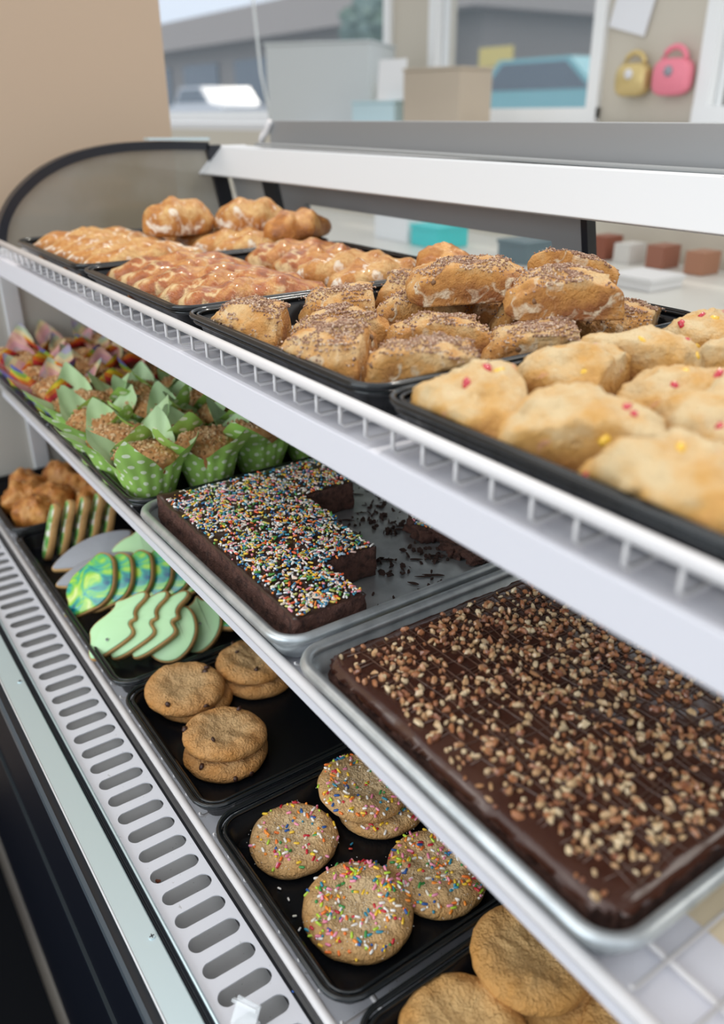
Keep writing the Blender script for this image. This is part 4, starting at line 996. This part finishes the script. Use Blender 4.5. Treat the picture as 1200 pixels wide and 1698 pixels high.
# ------------------------------------------------------------------ cut-out cookies
def cutout(lab, poly, c, nrm, up, th, m_ice, sub=4, scale=1, name='iced_cookie', eye=None, seed=0):
    nrm = Vector(nrm).normalized(); up = Vector(up); up = (up-nrm*up.dot(nrm)).normalized(); rt = up.cross(nrm)
    t = thing(name, lab, 'cookie', tuple(c))
    q = [Vector(p)*scale for p in poly]; cen = sum(q, Vector((0,0)))/len(q); q = [p-cen for p in q]
    for _ in range(2):                                   # corner cutting for soft outlines
        r = []
        for i in range(len(q)): a, b_ = q[i], q[(i+1) % len(q)]; r += [a*.75+b_*.25, a*.25+b_*.75]
        q = r
    # signed area for orientation
    A = sum(q[i].x*q[(i+1) % len(q)].y - q[(i+1) % len(q)].x*q[i].y for i in range(len(q)))
    if A < 0: q = q[::-1]
    n = len(q)
    def ins(k_):
        o_ = []
        for i in range(n):
            e1 = (q[i]-q[i-1]).normalized(); e2 = (q[(i+1) % n]-q[i]).normalized(); nn = Vector((-(e1.y+e2.y), e1.x+e2.x))
            if nn.length > 1e-6: nn.normalize()
            o_.append(q[i]+nn*k_)
        return o_
    def body(levels, mt, nm):
        g = G(); vs = []; fs = []
        for k_, w in levels: vs += [tuple(rt*p.x+up*p.y+nrm*w) for p in ins(k_)]
        m_ = len(levels)
        for j in range(m_-1):
            for i in range(n): fs.append((j*n+i, j*n+(i+1) % n, (j+1)*n+(i+1) % n, (j+1)*n+i))
        fs += [tuple(range(n))[::-1], tuple(range((m_-1)*n, m_*n))]
        g.add(vs, fs); o = g.obj(nm, mt, None, True); o.parent = t
    body([(.0012,-th/2),(0,-th/2+.001),(0,th/2-.0015),(.0012,th/2)], M['cookie_edge'], 'biscuit')
    body([(.0022,th/2-.0004),(.0020,th/2+.0009),(.0036,th/2+.0016)], m_ice, 'icing')
    if eye:
        g = G(); p = rt*(eye[0]*scale-cen.x)+up*(eye[1]*scale-cen.y)+nrm*(th/2+.002)
        g.tube([tuple(p), tuple(p+nrm*.0012)], .0022, 12); o = g.obj('eye', flat('eye white %d' % seed, (.62,.78,.60), .3), None); o.parent = t
        g = G(); g.tube([tuple(p+nrm*.0012), tuple(p+nrm*.0018)], .0011, 10); o2 = g.obj('pupil', M['black_trim'], None); o2.parent = t
    return t
dino = [(-.15,.9),(.25,1.25),(.42,1.12),(.2,.72),(.36,.55),(.18,.42),(.42,.28),(.38,.08),(-.26,-.68),(-.5,-.55),(-.55,-.25),(-.75,.05),(-.3,.62),(-.36,.8)]
dino = [(a*.045, b_*.045) for a, b_ in dino]
drop = [(.0,.042),(.016,.036),(.030,.018),(.032,-.006),(.022,-.028),(.0,-.036),(-.022,-.028),(-.032,-.008),(-.028,.012),(-.018,.026),(-.020,.038),(-.008,.034)]
fish = [(.010,.050),(.022,.036),(.034,.012),(.030,-.012),(.012,-.030),(-.004,-.046),(-.022,-.050),(-.018,-.034),(-.034,-.022),(-.036,.0),(-.028,.016),(-.020,.030),(-.012,.048)]
leaf = [(.0,.062),(.016,.040),(.024,.012),(.022,-.016),(.010,-.042),(.0,-.058),(-.012,-.042),(-.022,-.014),(-.022,.014),(-.014,.042)]
bar = [(.014,.046),(.017,.028),(.013,.010),(.018,-.010),(.014,-.030),(.008,-.044),(-.010,-.044),(-.016,-.026),(-.012,-.008),(-.018,.012),(-.013,.030),(-.010,.045)]
UP = (-.30,.55,.80); NR = (.42,-.55,.70)
off = Vector((.012,.022,-.001))
c0 = Vector((-.866,.238,-.558))
labs = ['pale green creature-shaped cookie at the front of its row, fully visible','pale green cookie directly behind the front creature-shaped one','third pale green cookie in the leaning row']
for i in range(3): cutout(labs[i], dino, c0+off*i, NR, UP, .0095, M['icing_mint'], eye=(-.006,-.004) if i == 0 else None, scale=1.18, seed=i)
cutout('pale green rounded cookie with a small eye, left of the pair', drop, (-.838,.292,-.573), (.50,-.50,.68), (-.2,.6,.7), .009, M['icing_mint'], eye=(.004,.004), seed=5)
cutout('pale green rounded cookie with a small eye, right of the pair', drop, (-.842,.327,-.577), (.50,-.48,.68), (-.2,.6,.7), .009, M['icing_mint'], eye=(.004,.006), seed=6)
cutout('pale green cookie standing at the back beside the grey leaf cookies', drop, (-1.035,.322,-.565), (.45,-.55,.6), (.1,.6,1), .010, M['icing_mint'], scale=1.25, seed=7)
cutout('pale green cookie leaning behind the standing one, under the shelf edge', drop, (-1.02,.352,-.565), (.45,-.55,.6), (.1,.6,1), .010, M['icing_mint'], scale=1.1, seed=8)
labs = ['teal and green marbled cookie at the front of its row, fully visible','marbled green cookie just behind the front marbled one','third marbled green cookie of the leaning row','fourth marbled green cookie of the leaning row','fifth marbled green cookie of the leaning row','sixth marbled green cookie, farthest in the row']
for i in range(6): cutout(labs[i], fish, Vector((-.972,.234,-.558))+Vector((.010,.0235,.001))*i, (.42,-.66,.60), (-.1,.55,1), .0095, M['icing_marble'], scale=.92 if i else 1.0, seed=i+20)
cutout('marbled green cookie lying apart at the right beneath the shelf rail', fish, (-.830,.365,-.578), (.3,-.3,.9), (0,1,.3), .009, M['icing_marble'], scale=.6, seed=30)
cutout('grey leaf-shaped cookie, lower one of the overlapping pair', leaf, (-1.030,.258,-.570), (.35,-.25,.85), (.15,.95,.2), .007, M['icing_grey'], scale=1.0, name='leaf_cookie', seed=31)
cutout('grey leaf-shaped cookie, upper one of the overlapping pair', leaf, (-1.080,.272,-.566), (.35,-.25,.85), (.1,.95,.25), .007, M['icing_grey'], scale=1.1, name='leaf_cookie', seed=32)
labs = ['green and white iced cookie standing on edge at the front of the far row','second green and white iced cookie standing on edge','third green and white iced cookie standing on edge','fourth green and white iced cookie standing on edge','rearmost green and white iced cookie standing on edge']
for i in range(5): cutout(labs[i], bar, Vector((-1.165,.240,-.560))+Vector((.002,.0215,.001))*i, (-.12,-.88,.30), (.0,.45,.85), .010, M['icing_speck'], scale=1.0, seed=40+i)

# ------------------------------------------------------------------ tulip muffins
def wrapper(g, r0, r1, h0, hp, seed, flare=.30):
    rr = random.Random(seed); N = 96; K = 12; ph = rr.uniform(0, PI/2); hs = [hp*rr.uniform(.82,1.12) for _ in range(4)]; bend = [rr.uniform(-.1,.35) for _ in range(4)]
    vs = []; uv = []
    for k in range(K+1):
        for i in range(N):
            a = 2*PI*i/N; u = ((a+ph) % (PI/2))/(PI/2); pi_ = int(((a+ph) % (2*PI))/(PI/2)) % 4
            tri = 1-abs(u*2-1); top_ = h0+hs[pi_]*tri**1.15
            f_ = k/K; z = top_*f_; t_ = z/h0
            r = r0+(r1-r0)*min(t_, 1.6)
            if z > h0: r += (z-h0)*(flare+bend[pi_])
            pleat = .0012*math.sin(a*16+seed)*min(1,t_); sq = 1+.06*math.cos(4*(a+ph)+PI)*min(1,t_)
            crease = -.0022*max(0, 1-abs(u-.03)*18)*min(1,t_)
            r = (r+pleat+crease)*sq
            vs.append((r*math.cos(a), r*math.sin(a), z)); uv.append((a*.034, z))
    fs = [(k*N+i, k*N+(i+1) % N, (k+1)*N+(i+1) % N, (k+1)*N+i) for k in range(K) for i in range(N-1)]
    fs += [(k*N+N-1, k*N, (k+1)*N, (k+1)*N+N-1) for k in range(K)]
    fs.append(tuple(range(N))[::-1]); g.add(vs, fs); g.uv = uv
def muffin(lab, x, y, z, kind, seed, group=None, rz=0, s=1):
    t = thing('muffin', lab, 'muffin', (x,y,z), group); t.rotation_euler = (0,0,rz)
    g = G(); wrapper(g, .0235*s, .0365*s, .042*s, .043*s, seed); o = g.obj('paper_wrapper', M['wrap_dots'] if kind == 'green' else M['wrap_rainbow'], None); o.parent = t
    vs, fs = dome_body(lambda a: .0335*s*(1+.03*math.sin(3*a+seed)), .060*s, 72, prof=[(0,.25),(.55,.25),(.72,.26),(.80,.45),(.93,.62),(1.0,.72),(1.01,.78),(.99,.83),(.94,.88),(.86,.925),(.75,.955),(.62,.975),(.48,.99),(.34,1),(.2,1.005),(.1,1.005),(0,1.0)], seed=seed, noise_amp=.003, noise_sc=60, fine=.002)
    g = G(); g.add(vs, fs); o = g.obj('cake', M['muffin'], None); o.parent = t
    g = G(); rr = random.Random(seed); tv = [v for v in vs if v.z > .048*s]
    for q in range(330):
        v = rr.choice(tv); s_ = rr.uniform(.0010,.0032); g.chunk(v*1.0+Vector((rr.gauss(0,.0015), rr.gauss(0,.0015), 0)), (s_*1.2,s_,s_*.8))
    o = g.obj('streusel', M['streusel'], None, False); o.parent = t; o['kind'] = 'stuff'
    return t
M['streusel'] = island_mat('streusel crumbs', [(.58,.36,.17),(.48,.26,.11),(.66,.44,.23),(.36,.18,.07),(.54,.31,.13),(.70,.50,.29)], .8)
rows = ['front', 'second', 'third', 'rear']; cols = ['nearest the brownies', 'second from the brownies', 'third from the brownies', 'beside the rainbow ones']
for ci in range(4):
    for ri in range(4):
        x = -.862-ci*.076+.004*math.sin(ri*2+ci); y = .291+ri*.075+.004*math.cos(ri+ci*2)
        muffin('green polka dot wrapped crumb muffin, %s row, column %s' % (rows[ri], cols[ci]), x, y, MZB+.002, 'green', 200+ci*7+ri, 'green wrapped muffins', rz=random.uniform(-.5,.5), s=1.08)
protos = [muffin('rainbow wrapped muffin, proto', -1.19, .30, MZB+.002, 'rainbow', 300+i, 'rainbow wrapped muffins') for i in range(3)]
cn = ['beside the green ones', 'second from the green ones', 'third from the green ones', 'against the far end']
k = 0
for ci in range(4):
    for ri in range(5):
        o = protos[k] if k < 3 else copy_tree(protos[k % 3]); k += 1
        o.location = (-1.192-ci*.076, .291+ri*.074, MZB+.002); o.rotation_euler = (0,0,random.uniform(0,2*PI))
        o['label'] = 'rainbow striped wrapped muffin, %s row, column %s' % (['front','second','third','fourth','rear'][ri], cn[ci])
